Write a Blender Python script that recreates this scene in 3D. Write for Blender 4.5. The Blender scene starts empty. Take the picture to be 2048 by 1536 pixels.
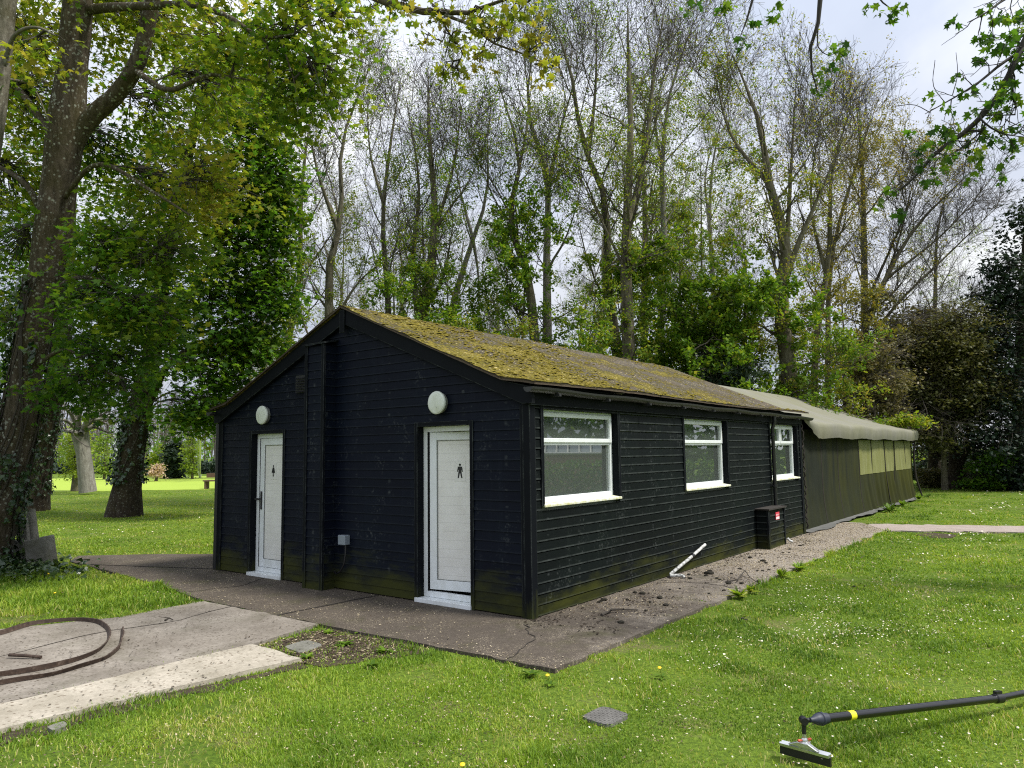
import bpy, math, random
import numpy as np
from mathutils import Matrix, Vector
random.seed(7)
C = bpy.context.scene.collection
rad = math.radians
# ------------------------------------------------------------------ measured camera
CAM = np.array([4.615, -6.248, 1.70])
RCW = np.array([[0.790, 0.067, 0.609], [0.613, -0.065, -0.788], [-0.013, 0.996, -0.093]])
u_, s_, v_ = np.linalg.svd(RCW); RCW = u_ @ v_
FPX = 1478.0
def at(px, py, d):
    """world point seen at photo pixel (px,py) at forward distance d"""
    return CAM + RCW @ np.array([px - 1024.0, -(py - 768.0), -FPX]) / FPX * d
def gnd(px, py, z=0.0):
    d = RCW @ np.array([px - 1024.0, -(py - 768.0), -FPX])
    return CAM + d * ((z - CAM[2]) / d[2])
def mpp(d): return d / FPX                     # metres per photo pixel at distance d

# ------------------------------------------------------------------ object helpers
def props(o, label=None, cat=None, group=None, kind=None):
    if label: o['label'] = label
    if cat: o['category'] = cat
    if group: o['group'] = group
    if kind: o['kind'] = kind
    return o
def thing(name, label, cat, loc=(0, 0, 0), group=None, rotz=0.0):
    o = bpy.data.objects.new(name, None); C.objects.link(o)
    o.location = [float(q) for q in loc]; o.rotation_euler = (0, 0, rotz); o.empty_display_size = 0.3
    return props(o, label, cat, group)
def build(name, V, faces, mats, parent=None, smooth=False, tint=None, link=True):
    """faces: list of (int array (F,k), material index)"""
    V = np.asarray(V, np.float32).reshape(-1, 3)
    if parent is not None:
        V = V - np.array(root_loc(parent), np.float32)
    me = bpy.data.meshes.new(name)
    me.vertices.add(len(V)); me.vertices.foreach_set('co', V.ravel())
    idx = []; starts = []; mi = []; off = 0
    for f, m in faces:
        f = np.asarray(f, np.int32)
        if f.size == 0: continue
        k = f.shape[1]
        idx.append(f.ravel()); starts.append(off + np.arange(len(f), dtype=np.int32) * k)
        mi.append(np.full(len(f), m, np.int32)); off += f.size
    idx = np.concatenate(idx); starts = np.concatenate(starts); mi = np.concatenate(mi)
    me.loops.add(len(idx)); me.loops.foreach_set('vertex_index', idx)
    me.polygons.add(len(starts)); me.polygons.foreach_set('loop_start', starts)
    me.polygons.foreach_set('material_index', mi)
    me.polygons.foreach_set('use_smooth', np.full(len(starts), smooth, bool))
    if tint is not None:
        a = me.attributes.new('tint', 'FLOAT', 'POINT'); a.data.foreach_set('value', np.asarray(tint, np.float32))
    for m in (mats if isinstance(mats, (list, tuple)) else [mats]): me.materials.append(m)
    me.update(calc_edges=True)
    o = bpy.data.objects.new(name, me)
    if link: C.objects.link(o)
    if parent is not None: o.parent = parent
    return o
def root_loc(o):
    p = np.array(o.location)
    while o.parent is not None:
        o = o.parent; p = p + np.array(o.location)
    return p
def copy_tree(o, parent=None):
    c = o.copy(); C.objects.link(c); c.parent = parent
    for ch in o.children: copy_tree(ch, c)
    return c

class MB:
    """collects simple shapes into one mesh"""
    def __init__(s): s.V = []; s.F = {}; s.n = 0
    def add(s, V, F, m=0):
        V = np.asarray(V, float).reshape(-1, 3)
        for f in F: s.F.setdefault((len(f), m), []).append([i + s.n for i in f])
        s.V.append(V); s.n += len(V); return s
    def box(s, x0, x1, y0, y1, z0, z1, m=0):
        V = [(x, y, z) for z in (z0, z1) for y in (y0, y1) for x in (x0, x1)]
        return s.add(V, [(0, 2, 3, 1), (4, 5, 7, 6), (0, 1, 5, 4), (2, 6, 7, 3), (0, 4, 6, 2), (1, 3, 7, 5)], m)
    def obox(s, c, ax, ay, az, m=0):
        c = np.array(c, float); ax, ay, az = map(lambda q: np.array(q, float), (ax, ay, az))
        V = [c + i * ax + j * ay + k * az for k in (-1, 1) for j in (-1, 1) for i in (-1, 1)]
        return s.add(V, [(0, 2, 3, 1), (4, 5, 7, 6), (0, 1, 5, 4), (2, 6, 7, 3), (0, 4, 6, 2), (1, 3, 7, 5)], m)
    def prism(s, poly, dvec, m=0):
        """closed planar polygon (list of 3d points) pushed along dvec"""
        P = np.asarray(poly, float); n = len(P); d = np.array(dvec, float)
        F = [tuple(range(n))[::-1], tuple(range(n, 2 * n))] + [(i, (i + 1) % n, (i + 1) % n + n, i + n) for i in range(n)]
        return s.add(np.vstack([P, P + d]), F, m)
    def tube(s, pts, r, sides=10, m=0, cap=True):
        P = np.asarray(pts, float); n = len(P)
        R = np.full(n, r) if np.isscalar(r) else np.asarray(r, float)
        T = np.gradient(P, axis=0); T /= np.linalg.norm(T, axis=1)[:, None]
        ref = np.array([0, 0, 1.]) if abs(T[0][2]) < .8 else np.array([1., 0, 0])
        V = []
        for i in range(n):
            u = ref - T[i] * ref.dot(T[i]); u /= np.linalg.norm(u); ref = u; v = np.cross(T[i], u)
            for k in range(sides):
                a = 2 * math.pi * k / sides; V.append(P[i] + R[i] * (math.cos(a) * u + math.sin(a) * v))
        F = [(i * sides + k, i * sides + (k + 1) % sides, (i + 1) * sides + (k + 1) % sides, (i + 1) * sides + k) for i in range(n - 1) for k in range(sides)]
        if cap: F += [tuple(range(sides))[::-1], tuple(range((n - 1) * sides, n * sides))]
        return s.add(V, F, m)
    def lathe(s, prof, origin, axis, sides=28, m=0):
        """prof: list of (radius, distance along axis)"""
        a = np.array(axis, float); a /= np.linalg.norm(a)
        r = np.array([0, 0, 1.]) if abs(a[2]) < .8 else np.array([1., 0, 0])
        u = np.cross(a, r); u /= np.linalg.norm(u); v = np.cross(a, u); o = np.array(origin, float)
        V = [o + a * h + q * (math.cos(2 * math.pi * k / sides) * u + math.sin(2 * math.pi * k / sides) * v) for q, h in prof for k in range(sides)]
        n = len(prof)
        F = [(i * sides + k, i * sides + (k + 1) % sides, (i + 1) * sides + (k + 1) % sides, (i + 1) * sides + k) for i in range(n - 1) for k in range(sides)]
        F += [tuple(range(sides))[::-1], tuple(range((n - 1) * sides, n * sides))]
        return s.add(V, F, m)
    def build(s, name, mats, parent=None, smooth=False, bevel=0):
        faces = [(np.array(f), m) for (k, m), f in s.F.items()]
        o = build(name, np.vstack(s.V), faces, mats, parent, smooth)
        if smooth:
            md = o.modifiers.new('edge', 'EDGE_SPLIT'); md.split_angle = rad(38)
        if bevel:
            b = o.modifiers.new('bevel', 'BEVEL'); b.width = bevel; b.segments = 2; b.limit_method = 'ANGLE'
        return o

# ------------------------------------------------------------------ value noise (numpy)
def vnoise(x, y, scale, seed=0):
    x = np.asarray(x, float) * scale; y = np.asarray(y, float) * scale
    xi = np.floor(x).astype(np.int64); yi = np.floor(y).astype(np.int64); fx = x - xi; fy = y - yi
    fx = fx * fx * (3 - 2 * fx); fy = fy * fy * (3 - 2 * fy)
    def h(i, j):
        n = (i * 374761393 + j * 668265263 + seed * 974634777) & 0xffffffff
        n = ((n ^ (n >> 13)) * 1274126177) & 0xffffffff
        return ((n ^ (n >> 16)) & 0xffff) / 65535.0
    return (h(xi, yi) * (1 - fx) + h(xi + 1, yi) * fx) * (1 - fy) + (h(xi, yi + 1) * (1 - fx) + h(xi + 1, yi + 1) * fx) * fy
def fnoise(x, y, scale, seed=0, octv=3):
    s = 0; a = 1; t = 0
    for o in range(octv):
        s = s + a * vnoise(x, y, scale * 2 ** o, seed + o * 17); t += a; a *= .5
    return s / t
def inpoly(x, y, poly):
    r = np.zeros(len(x), bool); n = len(poly)
    for i in range(n):
        x1, y1 = poly[i]; x2, y2 = poly[(i + 1) % n]
        if y1 == y2: continue
        c = ((y1 > y) != (y2 > y)) & (x < (x2 - x1) * (y - y1) / (y2 - y1) + x1)
        r ^= c
    return r

# ------------------------------------------------------------------ material helper
class NT:
    def __init__(s, name):
        s.m = bpy.data.materials.new(name); s.m.use_nodes = True; s.t = s.m.node_tree; s.t.nodes.clear()
        s.out = s.t.nodes.new('ShaderNodeOutputMaterial')
    def n(s, typ, ins=None, **kw):
        x = s.t.nodes.new('ShaderNode' + typ)
        for k, v in kw.items(): setattr(x, k, v)
        for k, v in (ins or {}).items(): s.put(x.inputs[k], v)
        return x
    def put(s, sock, v):
        if isinstance(v, bpy.types.NodeSocket): s.t.links.new(v, sock)
        elif isinstance(v, (tuple, list)) and sock.type == 'RGBA' and len(v) == 3: sock.default_value = (*v, 1)
        else: sock.default_value = v
    def pos(s): return s.n('NewGeometry').outputs['Position']
    def noise(s, scale, detail=4, rough=.55, vec=None, dist=0.0, out='Fac'):
        return s.n('TexNoise', {'Scale': scale, 'Detail': detail, 'Roughness': rough, 'Distortion': dist, 'Vector': vec if vec is not None else s.pos()}).outputs[out]
    def vor(s, scale, vec=None, feature='F1', out='Distance', rnd=1.0):
        return s.n('TexVoronoi', {'Scale': scale, 'Randomness': rnd, 'Vector': vec if vec is not None else s.pos()}, feature=feature).outputs[out]
    def ramp(s, fac, stops, interp='LINEAR'):
        r = s.n('ValToRGB', {'Fac': fac}); e = r.color_ramp.elements; r.color_ramp.interpolation = interp
        while len(e) < len(stops): e.new(.5)
        for q, (p, c) in zip(e, stops):
            q.position = p; q.color = (c, c, c, 1) if np.isscalar(c) else (*c, 1)
        return r.outputs['Color']
    def mix(s, fac, a, b, blend='MIX'):
        x = s.n('Mix', data_type='RGBA', blend_type=blend)
        s.put(x.inputs[0], fac); s.put(x.inputs[6], a); s.put(x.inputs[7], b); return x.outputs[2]
    def math(s, op, a, b=0.0, clamp=False):
        x = s.n('Math', operation=op, use_clamp=clamp); s.put(x.inputs[0], a); s.put(x.inputs[1], b); return x.outputs[0]
    def xyz(s, vec=None):
        return s.n('SeparateXYZ', {'Vector': vec if vec is not None else s.pos()}).outputs
    def scaled(s, sx, sy, sz, vec=None):
        return s.n('Mapping', {'Vector': vec if vec is not None else s.pos(), 'Scale': (sx, sy, sz)}).outputs[0]
    def attr(s, name): return s.n('Attribute', attribute_name=name).outputs['Fac']
    def bump(s, h, strength=.5, dist=.01):
        return s.n('Bump', {'Height': h, 'Strength': strength, 'Distance': dist}).outputs[0]
    def bsdf(s, col, rough=.6, bump=None, **kw):
        ins = {'Base Color': col, 'Roughness': rough}
        if bump is not None: ins['Normal'] = bump
        ins.update(kw)
        return s.n('BsdfPrincipled', ins).outputs[0]
    def done(s, shader):
        s.t.links.new(shader, s.out.inputs['Surface']); return s.m
def simple(name, col, rough=.6, metal=0.0, var=.15, scale=30, bump=0.0, spec=.5):
    m = NT(name); nz = m.noise(scale, 4)
    c = m.mix(nz, tuple(q * (1 - var) for q in col), tuple(min(1, q * (1 + var)) for q in col))
    b = m.bump(nz, bump, .01) if bump else None
    return m.done(m.bsdf(c, rough, b, **{'Metallic': metal, 'Specular IOR Level': spec}))

PITCH = 0.108
def board_mat(name, base, line_amt, line_col, axis):
    m = NT(name); x, y, z = m.xyz()
    row = m.math('FLOOR', m.math('DIVIDE', z, PITCH))
    fr = m.math('FRACT', m.math('DIVIDE', m.math('SUBTRACT', z, .010 if axis == 'y' else 0.), PITCH))
    grain = m.noise(1, 5, .65, m.scaled(*((3, 3, 60) if axis == 'x' else (3, 3, 60))))
    perrow = m.n('TexWhiteNoise', {'W': row}, noise_dimensions='1D').outputs['Value']
    blot = m.noise(1.1, 4, .6)
    c = m.mix(perrow, tuple(q * .8 for q in base), tuple(q * 1.25 for q in base))
    c = m.mix(m.math('MULTIPLY', grain, .5), c, tuple(q * 1.9 for q in base))
    c = m.mix(m.ramp(blot, [(.4, 0.), (.7, .55)]), c, (base[0] * 1.5, base[1] * 2.0, base[2] * 1.7))
    # worn pale lower lip of each board
    lip = m.ramp(fr, [(0., 1.), (.10, 1.), (.17, 0.)])
    wn = m.noise(1, 4, .7, m.scaled(5, 5, 9))
    w = m.math('MULTIPLY', lip, m.ramp(wn, [(.30, .15), (.58, 1.)]))
    c = m.mix(m.math('MULTIPLY', w, line_amt), c, line_col)
    # nail columns bleeding pale
    u = x if axis == 'x' else y
    nc = m.ramp(m.math('ABSOLUTE', m.math('SUBTRACT', m.math('FRACT', m.math('DIVIDE', u, .605)), .5)), [(0., 1.), (.05, 0.)])
    nn = m.ramp(m.noise(1, 3, .7, m.scaled(2, 2, 14)), [(.55, 0.), (.72, 1.)])
    c = m.mix(m.math('MULTIPLY', m.math('MULTIPLY', nc, nn), .55), c, (.09, .10, .10))
    st_ = m.ramp(m.noise(1, 5, .7, m.scaled(7, 7, .5)), [(.52, 0.), (.72, 1.)])
    c = m.mix(m.math('MULTIPLY', st_, .35), c, (base[0] * 3.2, base[1] * 3.2, base[2] * 2.4))
    # scuffs and nail stains
    sc = m.ramp(m.noise(2.3, 6, .75), [(.53, 0.), (.74, 1.)])
    sc2 = m.ramp(m.noise(26, 3, .7), [(.52, 0.), (.75, 1.)])
    c = m.mix(m.math('MULTIPLY', m.math('MULTIPLY', sc, sc2), .8), c, (.15, .165, .16))
    # algae on the lowest boards
    hz = m.math('SUBTRACT', .50 if axis == 'x' else .36, z)
    al = m.ramp(m.math('ADD', m.math('MULTIPLY', hz, 1.5), m.math('MULTIPLY', m.math('SUBTRACT', m.noise(1, 5, .65, m.scaled(1.3, 1.3, 5)), .5), 1.9)), [(.10, 0.), (.70, 1.)])
    c = m.mix(m.math('MULTIPLY', al, .85), c, (.040, .044, .008))
    rg = m.ramp(grain, [(.3, .42), (.7, .62)])
    return m.done(m.bsdf(c, rg, m.bump(grain, .35, .004), **{'Specular IOR Level': .09}))
M = {}
M['front_board'] = board_mat('skylit black boards', (.0027, .0040, .0090), .08, (.085, .10, .11), 'x')  # bluer base paints the sky light onto the front boards
M['side_board'] = board_mat('plain black boards', (.0031, .0043, .0048), .50, (.080, .092, .088), 'y')
def trim_mat():
    m = NT('worn black trim'); nz = m.noise(1, 5, .7, m.scaled(12, 12, 3)); z = m.xyz()[2]
    c = m.mix(nz, (.0024, .0032, .0052), (.0062, .0078, .0108))
    bv = m.n('Bevel', {'Radius': .014}, samples=4).outputs[0]
    g = m.n('NewGeometry').outputs['True Normal']
    dp_ = m.n('VectorMath', {0: bv, 1: g}, operation='DOT_PRODUCT').outputs['Value']
    ed = m.ramp(m.math('SUBTRACT', 1.0, dp_), [(.004, 0.), (.07, 1.)])
    wr = m.ramp(m.noise(1, 5, .75, m.scaled(9, 9, 4)), [(.42, .05), (.66, 1.)])
    c = m.mix(m.math('MULTIPLY', m.math('MULTIPLY', ed, wr), .85), c, (.105, .12, .115))
    al = m.ramp(m.math('ADD', m.math('MULTIPLY', m.math('SUBTRACT', .45, z), 1.6), m.math('MULTIPLY', m.math('SUBTRACT', nz, .5), 1.6)), [(.3, 0.), (.95, .8)])
    c = m.mix(al, c, (.040, .046, .010))
    return m.done(m.bsdf(c, .6, m.bump(nz, .3, .004), **{'Specular IOR Level': .09}))
M['trim'] = trim_mat()
M['trim_old'] = board_mat('black trim timber', (.0042, .0055, .0085), .12, (.08, .085, .08), 'x')

def upvc(name, base, streaky):
    m = NT(name); x, y, z = m.xyz()
    d = m.ramp(m.noise(1, 5, .7, m.scaled(9, 9, 3)), [(.42, 0.), (.8, 1.)])
    low = m.ramp(z, [(0., 1.), (.6, .15)])
    c = m.mix(m.math('MULTIPLY', d, .35 * streaky), base, (.42, .41, .33))
    c = m.mix(m.math('MULTIPLY', m.math('MULTIPLY', d, low), .5 * streaky), c, (.25, .26, .16))
    return m.done(m.bsdf(c, .32, None))
M['upvc'] = upvc('white plastic frame', (.74, .78, .80), .6)
m = NT('mossy white sill'); nz = m.noise(14, 5, .7)
c = m.mix(m.ramp(nz, [(.38, 0.), (.68, .9)]), (.72, .74, .68), (.46, .44, .14))
c = m.mix(m.ramp(m.noise(60, 3), [(.66, 0.), (.74, .9)]), c, (.06, .05, .03))
M['sill'] = m.done(m.bsdf(c, .6))
m = NT('white planked door panel'); x, y, z = m.xyz()
fr = m.math('FRACT', m.math('DIVIDE', z, .1))
ln = m.ramp(fr, [(0., 1.), (.035, 1.), (.07, 0.)])
c = m.mix(m.ramp(m.noise(5, 6, .7), [(.35, 0.), (.75, 1.)]), (.76, .76, .73), (.66, .65, .61))
c = m.mix(m.math('MULTIPLY', ln, .28), c, (.3, .3, .28))
c = m.mix(m.math('MULTIPLY', m.ramp(m.noise(180, 2), [(.5, 0.), (.7, 1.)]), m.ramp(z, [(.0, .35), (.9, 0.)])), c, (.35, .33, .28))
M['door_panel'] = m.done(m.bsdf(c, .4))
M['sign_black'] = simple('black sign vinyl', (.006, .006, .007), .5)
M['sign_plate'] = simple('clear sign plate', (.70, .70, .67), .3, var=.03)
M['bead_grey'] = simple('grey glazing seal', (.20, .21, .20), .6)
M['gap_black'] = simple('gap and handle black', (.012, .012, .013), .6)
m = NT('opal lamp bowl'); x, y, z = m.xyz()
c = m.mix(m.ramp(m.noise(7, 4, .6), [(.45, 0.), (.8, .7)]), (.68, .72, .66), (.45, .48, .36))
c = m.mix(m.ramp(m.noise(22, 2, .5), [(.68, 0.), (.74, .9)]), c, (.10, .10, .07))
M['opal'] = m.done(m.bsdf(c, .35))
M['lamp_base'] = simple('grimy lamp base', (.16, .17, .15), .6, var=.5, scale=25)
M['grey_plastic'] = simple('grey plastic', (.20, .235, .27), .45)
M['black_plastic'] = simple('black plastic', (.010, .010, .012), .38)
M['gutter'] = simple('weathered black gutter', (.022, .022, .024), .5, var=.5, scale=12)
M['red_sticker'] = simple('red sticker', (.62, .05, .09), .4, var=.05)
M['white_sticker'] = simple('white sticker', (.75, .70, .72), .4, var=.05)
M['interior'] = simple('pale interior wall', (.30, .34, .27), .8, var=.1, scale=3)
M['interior_floor'] = simple('dull interior floor', (.12, .12, .10), .7)
M['blue_plastic'] = simple('blue plastic', (.10, .42, .58), .35)
M['pale_plastic'] = simple('pale plastic', (.45, .52, .55), .35)
m = NT('window glass')
fr = m.n('Fresnel', {'IOR': 1.52}).outputs[0]
fac = m.math('ADD', m.math('MULTIPLY', fr, 2.1), .05, True)
gl = m.n('BsdfGlossy', {'Color': (.93, .97, .94), 'Roughness': .0}, distribution='GGX').outputs[0]
tr = m.n('BsdfTransparent', {'Color': (.78, .84, .78)}).outputs[0]
mx = m.n('MixShader'); m.put(mx.inputs[0], fac); m.put(mx.inputs[1], tr); m.put(mx.inputs[2], gl)
fro = m.n('MixShader', {0: .48}); m.put(fro.inputs[1], tr); m.put(fro.inputs[2], m.bsdf((.135, .158, .145), .9, None, **{'Specular IOR Level': 0.0}))
m.put(mx.inputs[1], fro.outputs[0])
M['glass'] = m.done(mx.outputs[0])

# mossy roof felt
m = NT('mossy roof felt'); x, y, z = m.xyz()
big = m.noise(1.0, 5, .62, m.scaled(1.3, .75, 1.3)); fine = m.noise(16, 5, .7)
bias = m.math('MULTIPLY', m.math('SUBTRACT', 5.4, y), .019)
side = m.ramp(m.math('ABSOLUTE', m.math('ADD', x, .75)), [(0., .10), (1.0, .02)])
msk = m.math('ADD', m.math('ADD', m.math('ADD', big, bias), m.math('MULTIPLY', m.math('SUBTRACT', fine, .5), .85)), side)
mossf = m.ramp(msk, [(.515, 0.), (.63, 1.)])
felt = m.mix(m.ramp(m.noise(40, 4, .7), [(.3, 0.), (.7, 1.)]), (.050, .044, .035), (.118, .105, .085))
felt = m.mix(m.ramp(m.noise(1.4, 4, .6), [(.4, 0.), (.7, .8)]), felt, (.085, .068, .05))
mc = m.mix(m.ramp(m.noise(26, 4, .7), [(.36, 0.), (.66, 1.)]), (.042, .035, .010), (.27, .215, .036))
mc = m.mix(m.ramp(m.noise(5, 4, .6), [(.45, 0.), (.72, .75)]), mc, (.11, .105, .012))
c = m.mix(mossf, felt, mc)
sp = m.ramp(m.vor(24, m.scaled(1, .6, 1)), [(.0, 1.), (.17, 1.), (.24, 0.)])
spm = m.math('MULTIPLY', sp, m.ramp(m.noise(2.6, 4, .7), [(.34, .2), (.54, 1.)]))
c = m.mix(m.math('MULTIPLY', spm, .9), c, (.56, .48, .24))
h = m.math('ADD', m.math('MULTIPLY', mossf, m.math('ADD', fine, m.noise(55, 3, .7))), m.math('MULTIPLY', sp, .3))
M['roof'] = m.done(m.bsdf(c, .95, m.bump(h, .9, .02), **{'Specular IOR Level': .15}))

m = NT('moss cushions'); nz = m.noise(40, 4, .75); M['moss_cushion'] = m.done(m.bsdf(m.ramp(nz, [(.3, (.06, .05, .01)), (.55, (.17, .14, .022)), (.75, (.32, .26, .045))]), .95, m.bump(m.noise(120, 3), 1.0, .01), **{'Specular IOR Level': .1}))
# concrete and paths
def concrete(name, dark, light, speck, speck_amt, moss=0.0, scale=1.0, spsc=60, bmp=.4):
    m = NT(name)
    a = m.noise(1.3 * scale, 6, .68); b = m.noise(14 * scale, 5, .7); f = m.noise(150, 3, .7)
    c = m.mix(m.ramp(a, [(.34, 0.), (.66, 1.)]), dark, light)
    c = m.mix(m.math('MULTIPLY', m.ramp(b, [(.42, 0.), (.72, 1.)]), .6), c, tuple(q * .55 for q in dark))
    c = m.mix(m.math('MULTIPLY', f, .35), c, tuple(min(1, q * 1.5) for q in light))
    v = m.vor(spsc); vm = m.ramp(v, [(.0, 1.), (.20, 1.), (.30, 0.)])
    vm = m.math('MULTIPLY', vm, m.ramp(m.noise(3, 4, .7), [(.33, .08), (.58, 1.)]))
    c = m.mix(m.math('MULTIPLY', vm, speck_amt), c, speck)
    if moss: c = m.mix(m.math('MULTIPLY', m.ramp(m.noise(2.1, 5, .7), [(.50, 0.), (.72, 1.)]), moss), c, (.055, .055, .022))
    return m.done(m.bsdf(c, .92, m.bump(m.math('ADD', b, m.math('MULTIPLY', f, .7)), bmp, .012), **{'Specular IOR Level': .2}))
M['pad'] = concrete('dark apron concrete', (.060, .048, .040), (.125, .103, .088), (.34, .29, .21), .55, .55)
m = NT('dark to gritty paving'); x, y, z = m.xyz()
a = m.noise(1.1, 6, .68); b = m.noise(15, 5, .72); f = m.noise(130, 3, .75)
far_ = m.math('ADD', m.math('ADD', m.math('MULTIPLY', m.math('SUBTRACT', y, .2), .13), m.math('MULTIPLY', m.math('SUBTRACT', x, .55), .16)), m.math('MULTIPLY', m.math('SUBTRACT', a, .5), 1.5))
g_ = m.ramp(far_, [(.0, 0.), (.75, 1.)])  # darker at the front corner, paler further along the side
c = m.mix(g_, (.070, .058, .047), (.30, .268, .23))
c = m.mix(m.math('MULTIPLY', m.ramp(b, [(.42, 0.), (.66, 1.)]), .65), c, (.040, .031, .024))
c = m.mix(m.math('MULTIPLY', m.ramp(f, [(.45, 0.), (.75, 1.)]), m.math('ADD', .30, m.math('MULTIPLY', g_, .4))), c, (.36, .31, .25))
for sc_, am in ((44, .55), (80, .6)):
    vm = m.math('MULTIPLY', m.ramp(m.vor(sc_, m.scaled(1, 1.0, 0)), [(0., 1.), (.19, 1.), (.27, 0.)]), m.ramp(m.noise(2.2, 5, .75), [(.44, .03), (.62, 1.)]))
    c = m.mix(m.math('MULTIPLY', vm, am), c, (.54, .46, .33))
c = m.mix(m.math('MULTIPLY', m.ramp(m.noise(1.7, 5, .7), [(.52, 0.), (.70, 1.)]), .6), c, (.058, .058, .024))
M['paving'] = m.done(m.bsdf(c, .92, m.bump(m.math('ADD', b, m.math('MULTIPLY', f, .7)), .7, .014), **{'Specular IOR Level': .2}))
M['path'] = concrete('gritty path', (.115, .090, .078), (.26, .215, .195), (.52, .46, .36), .7, .25, 1.4, 75, .8)
M['strip_path'] = concrete('pinkish gravel', (.22, .18, .155), (.34, .29, .26), (.55, .5, .42), .5, 0, 2, 50, .8)
M['slab'] = concrete('grey weathered slab', (.115, .098, .080), (.265, .238, .205), (.06, .045, .03), .85, .35, 1.5, 26)
M['white_slab'] = concrete('pale cement slab', (.22, .195, .15), (.43, .39, .325), (.10, .07, .045), .8, .25, 1.5, 22)
M['soil'] = concrete('dark bare soil', (.035, .026, .018), (.075, .058, .040), (.16, .12, .08), .5, .4, 3, 45, 1.0)
M['stone'] = concrete('lichened concrete block', (.10, .098, .085), (.22, .215, .19), (.06, .06, .05), .5, .55, 3)
M['cover'] = concrete('worn iron cover', (.085, .082, .076), (.17, .165, .155), (.08, .08, .07), .4, .1, 4)
M['joint'] = simple('dirty joint', (.022, .018, .014), .95)
m = NT('rusty steel'); nz = m.noise(18, 5, .7)
M['rust'] = m.done(m.bsdf(m.ramp(nz, [(.3, (.028, .018, .014)), (.55, (.065, .042, .030)), (.75, (.16, .125, .10))]), .75, m.bump(nz, .4, .006), **{'Metallic': .25}))
# ground
m = NT('lawn ground'); x, y, z = m.xyz()
a = m.noise(.35, 5, .6); b = m.noise(2.2, 5, .65); f = m.noise(28, 4, .75)
c = m.mix(m.ramp(a, [(.35, 0.), (.65, 1.)]), (.085, .145, .015), (.145, .215, .024))
c = m.mix(m.ramp(b, [(.44, 0.), (.70, .8)]), c, (.165, .235, .030))
c = m.mix(m.math('MULTIPLY', m.ramp(f, [(.40, 0.), (.62, 1.)]), .75), c, (.038, .070, .010))
c = m.mix(m.math('MULTIPLY', m.ramp(m.noise(1.1, 5, .7), [(.55, 0.), (.66, 1.)]), m.ramp(f, [(.35, .15), (.6, .8)])), c, (.16, .13, .07))
M['ground'] = m.done(m.bsdf(c, .95, m.bump(f, 1.0, .03), **{'Specular IOR Level': .1}))
m = NT('sunlit field'); c = m.mix(m.noise(.12, 4, .6), (.27, .37, .05), (.36, .45, .075)); c = m.mix(m.math('MULTIPLY', m.noise(3, 5, .7), .4), c, (.15, .24, .03)); M['field'] = m.done(m.bsdf(c, .95, None, **{'Specular IOR Level': .1}))  # lighter green paints in the sunlight on the far grass
def leafmat(name, stops, trans=.45, rough=.5, spec=.3):
    m = NT(name); t = m.attr('tint')
    c = m.ramp(t, stops)
    d = m.bsdf(c, rough, None, **{'Specular IOR Level': spec})
    tr = m.n('BsdfTranslucent', {'Color': m.mix(1.0, c, (1.35, 1.25, .7), 'MULTIPLY')}).outputs[0]
    mx = m.n('MixShader', {0: trans}); m.put(mx.inputs[1], d); m.put(mx.inputs[2], tr)
    return m.done(mx.outputs[0])
M['grass'] = leafmat('grass blades', [(0., (.060, .125, .014)), (.35, (.160, .275, .024)), (.62, (.290, .410, .042)), (.82, (.40, .43, .09)), (1., (.56, .48, .26))], .42, .5, .25)
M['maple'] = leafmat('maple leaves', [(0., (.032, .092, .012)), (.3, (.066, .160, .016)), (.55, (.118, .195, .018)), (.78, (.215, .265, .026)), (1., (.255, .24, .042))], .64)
M['bronze'] = leafmat('young bronze leaves', [(0., (.08, .10, .016)), (.5, (.20, .20, .030)), (1., (.33, .24, .06))], .5)
M['spring'] = leafmat('fresh spring leaves', [(0., (.045, .120, .010)), (.4, (.115, .225, .016)), (.75, (.235, .295, .026)), (1., (.31, .27, .06))], .5)
M['drab'] = leafmat('drab olive sprays', [(0., (.045, .055, .018)), (.5, (.115, .120, .038)), (1., (.20, .17, .08))], .3)
M['drab_dark'] = leafmat('dark olive sprays', [(0., (.014, .022, .011)), (.5, (.040, .050, .022)), (1., (.08, .08, .035))], .2)  # darker olive tones for the yew crowns
M['yew'] = leafmat('dark evergreen sprays', [(0., (.010, .022, .014)), (.6, (.024, .046, .026)), (1., (.05, .078, .034))], .15, .55)
M['ivy'] = leafmat('ivy leaves', [(0., (.010, .030, .010)), (.6, (.025, .060, .016)), (1., (.07, .11, .03))], .12, .32, .6)
M['lime'] = leafmat('lime green leaves', [(0., (.16, .25, .025)), (1., (.32, .40, .05))], .5)
M['blossom'] = leafmat('pink blossom', [(0., (.42, .30, .22)), (1., (.55, .42, .32))], .35)
M['daisy'] = leafmat('daisy petals', [(0., (.80, .80, .78)), (1., (.72, .70, .62))], .2)
M['yellow_flower'] = simple('yellow petals', (.85, .52, .01), .6)
M['litter'] = leafmat('fallen scales and bits', [(0., (.02, .015, .010)), (.4, (.08, .055, .035)), (.7, (.34, .28, .18)), (1., (.55, .48, .34))], .1, .9)
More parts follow.
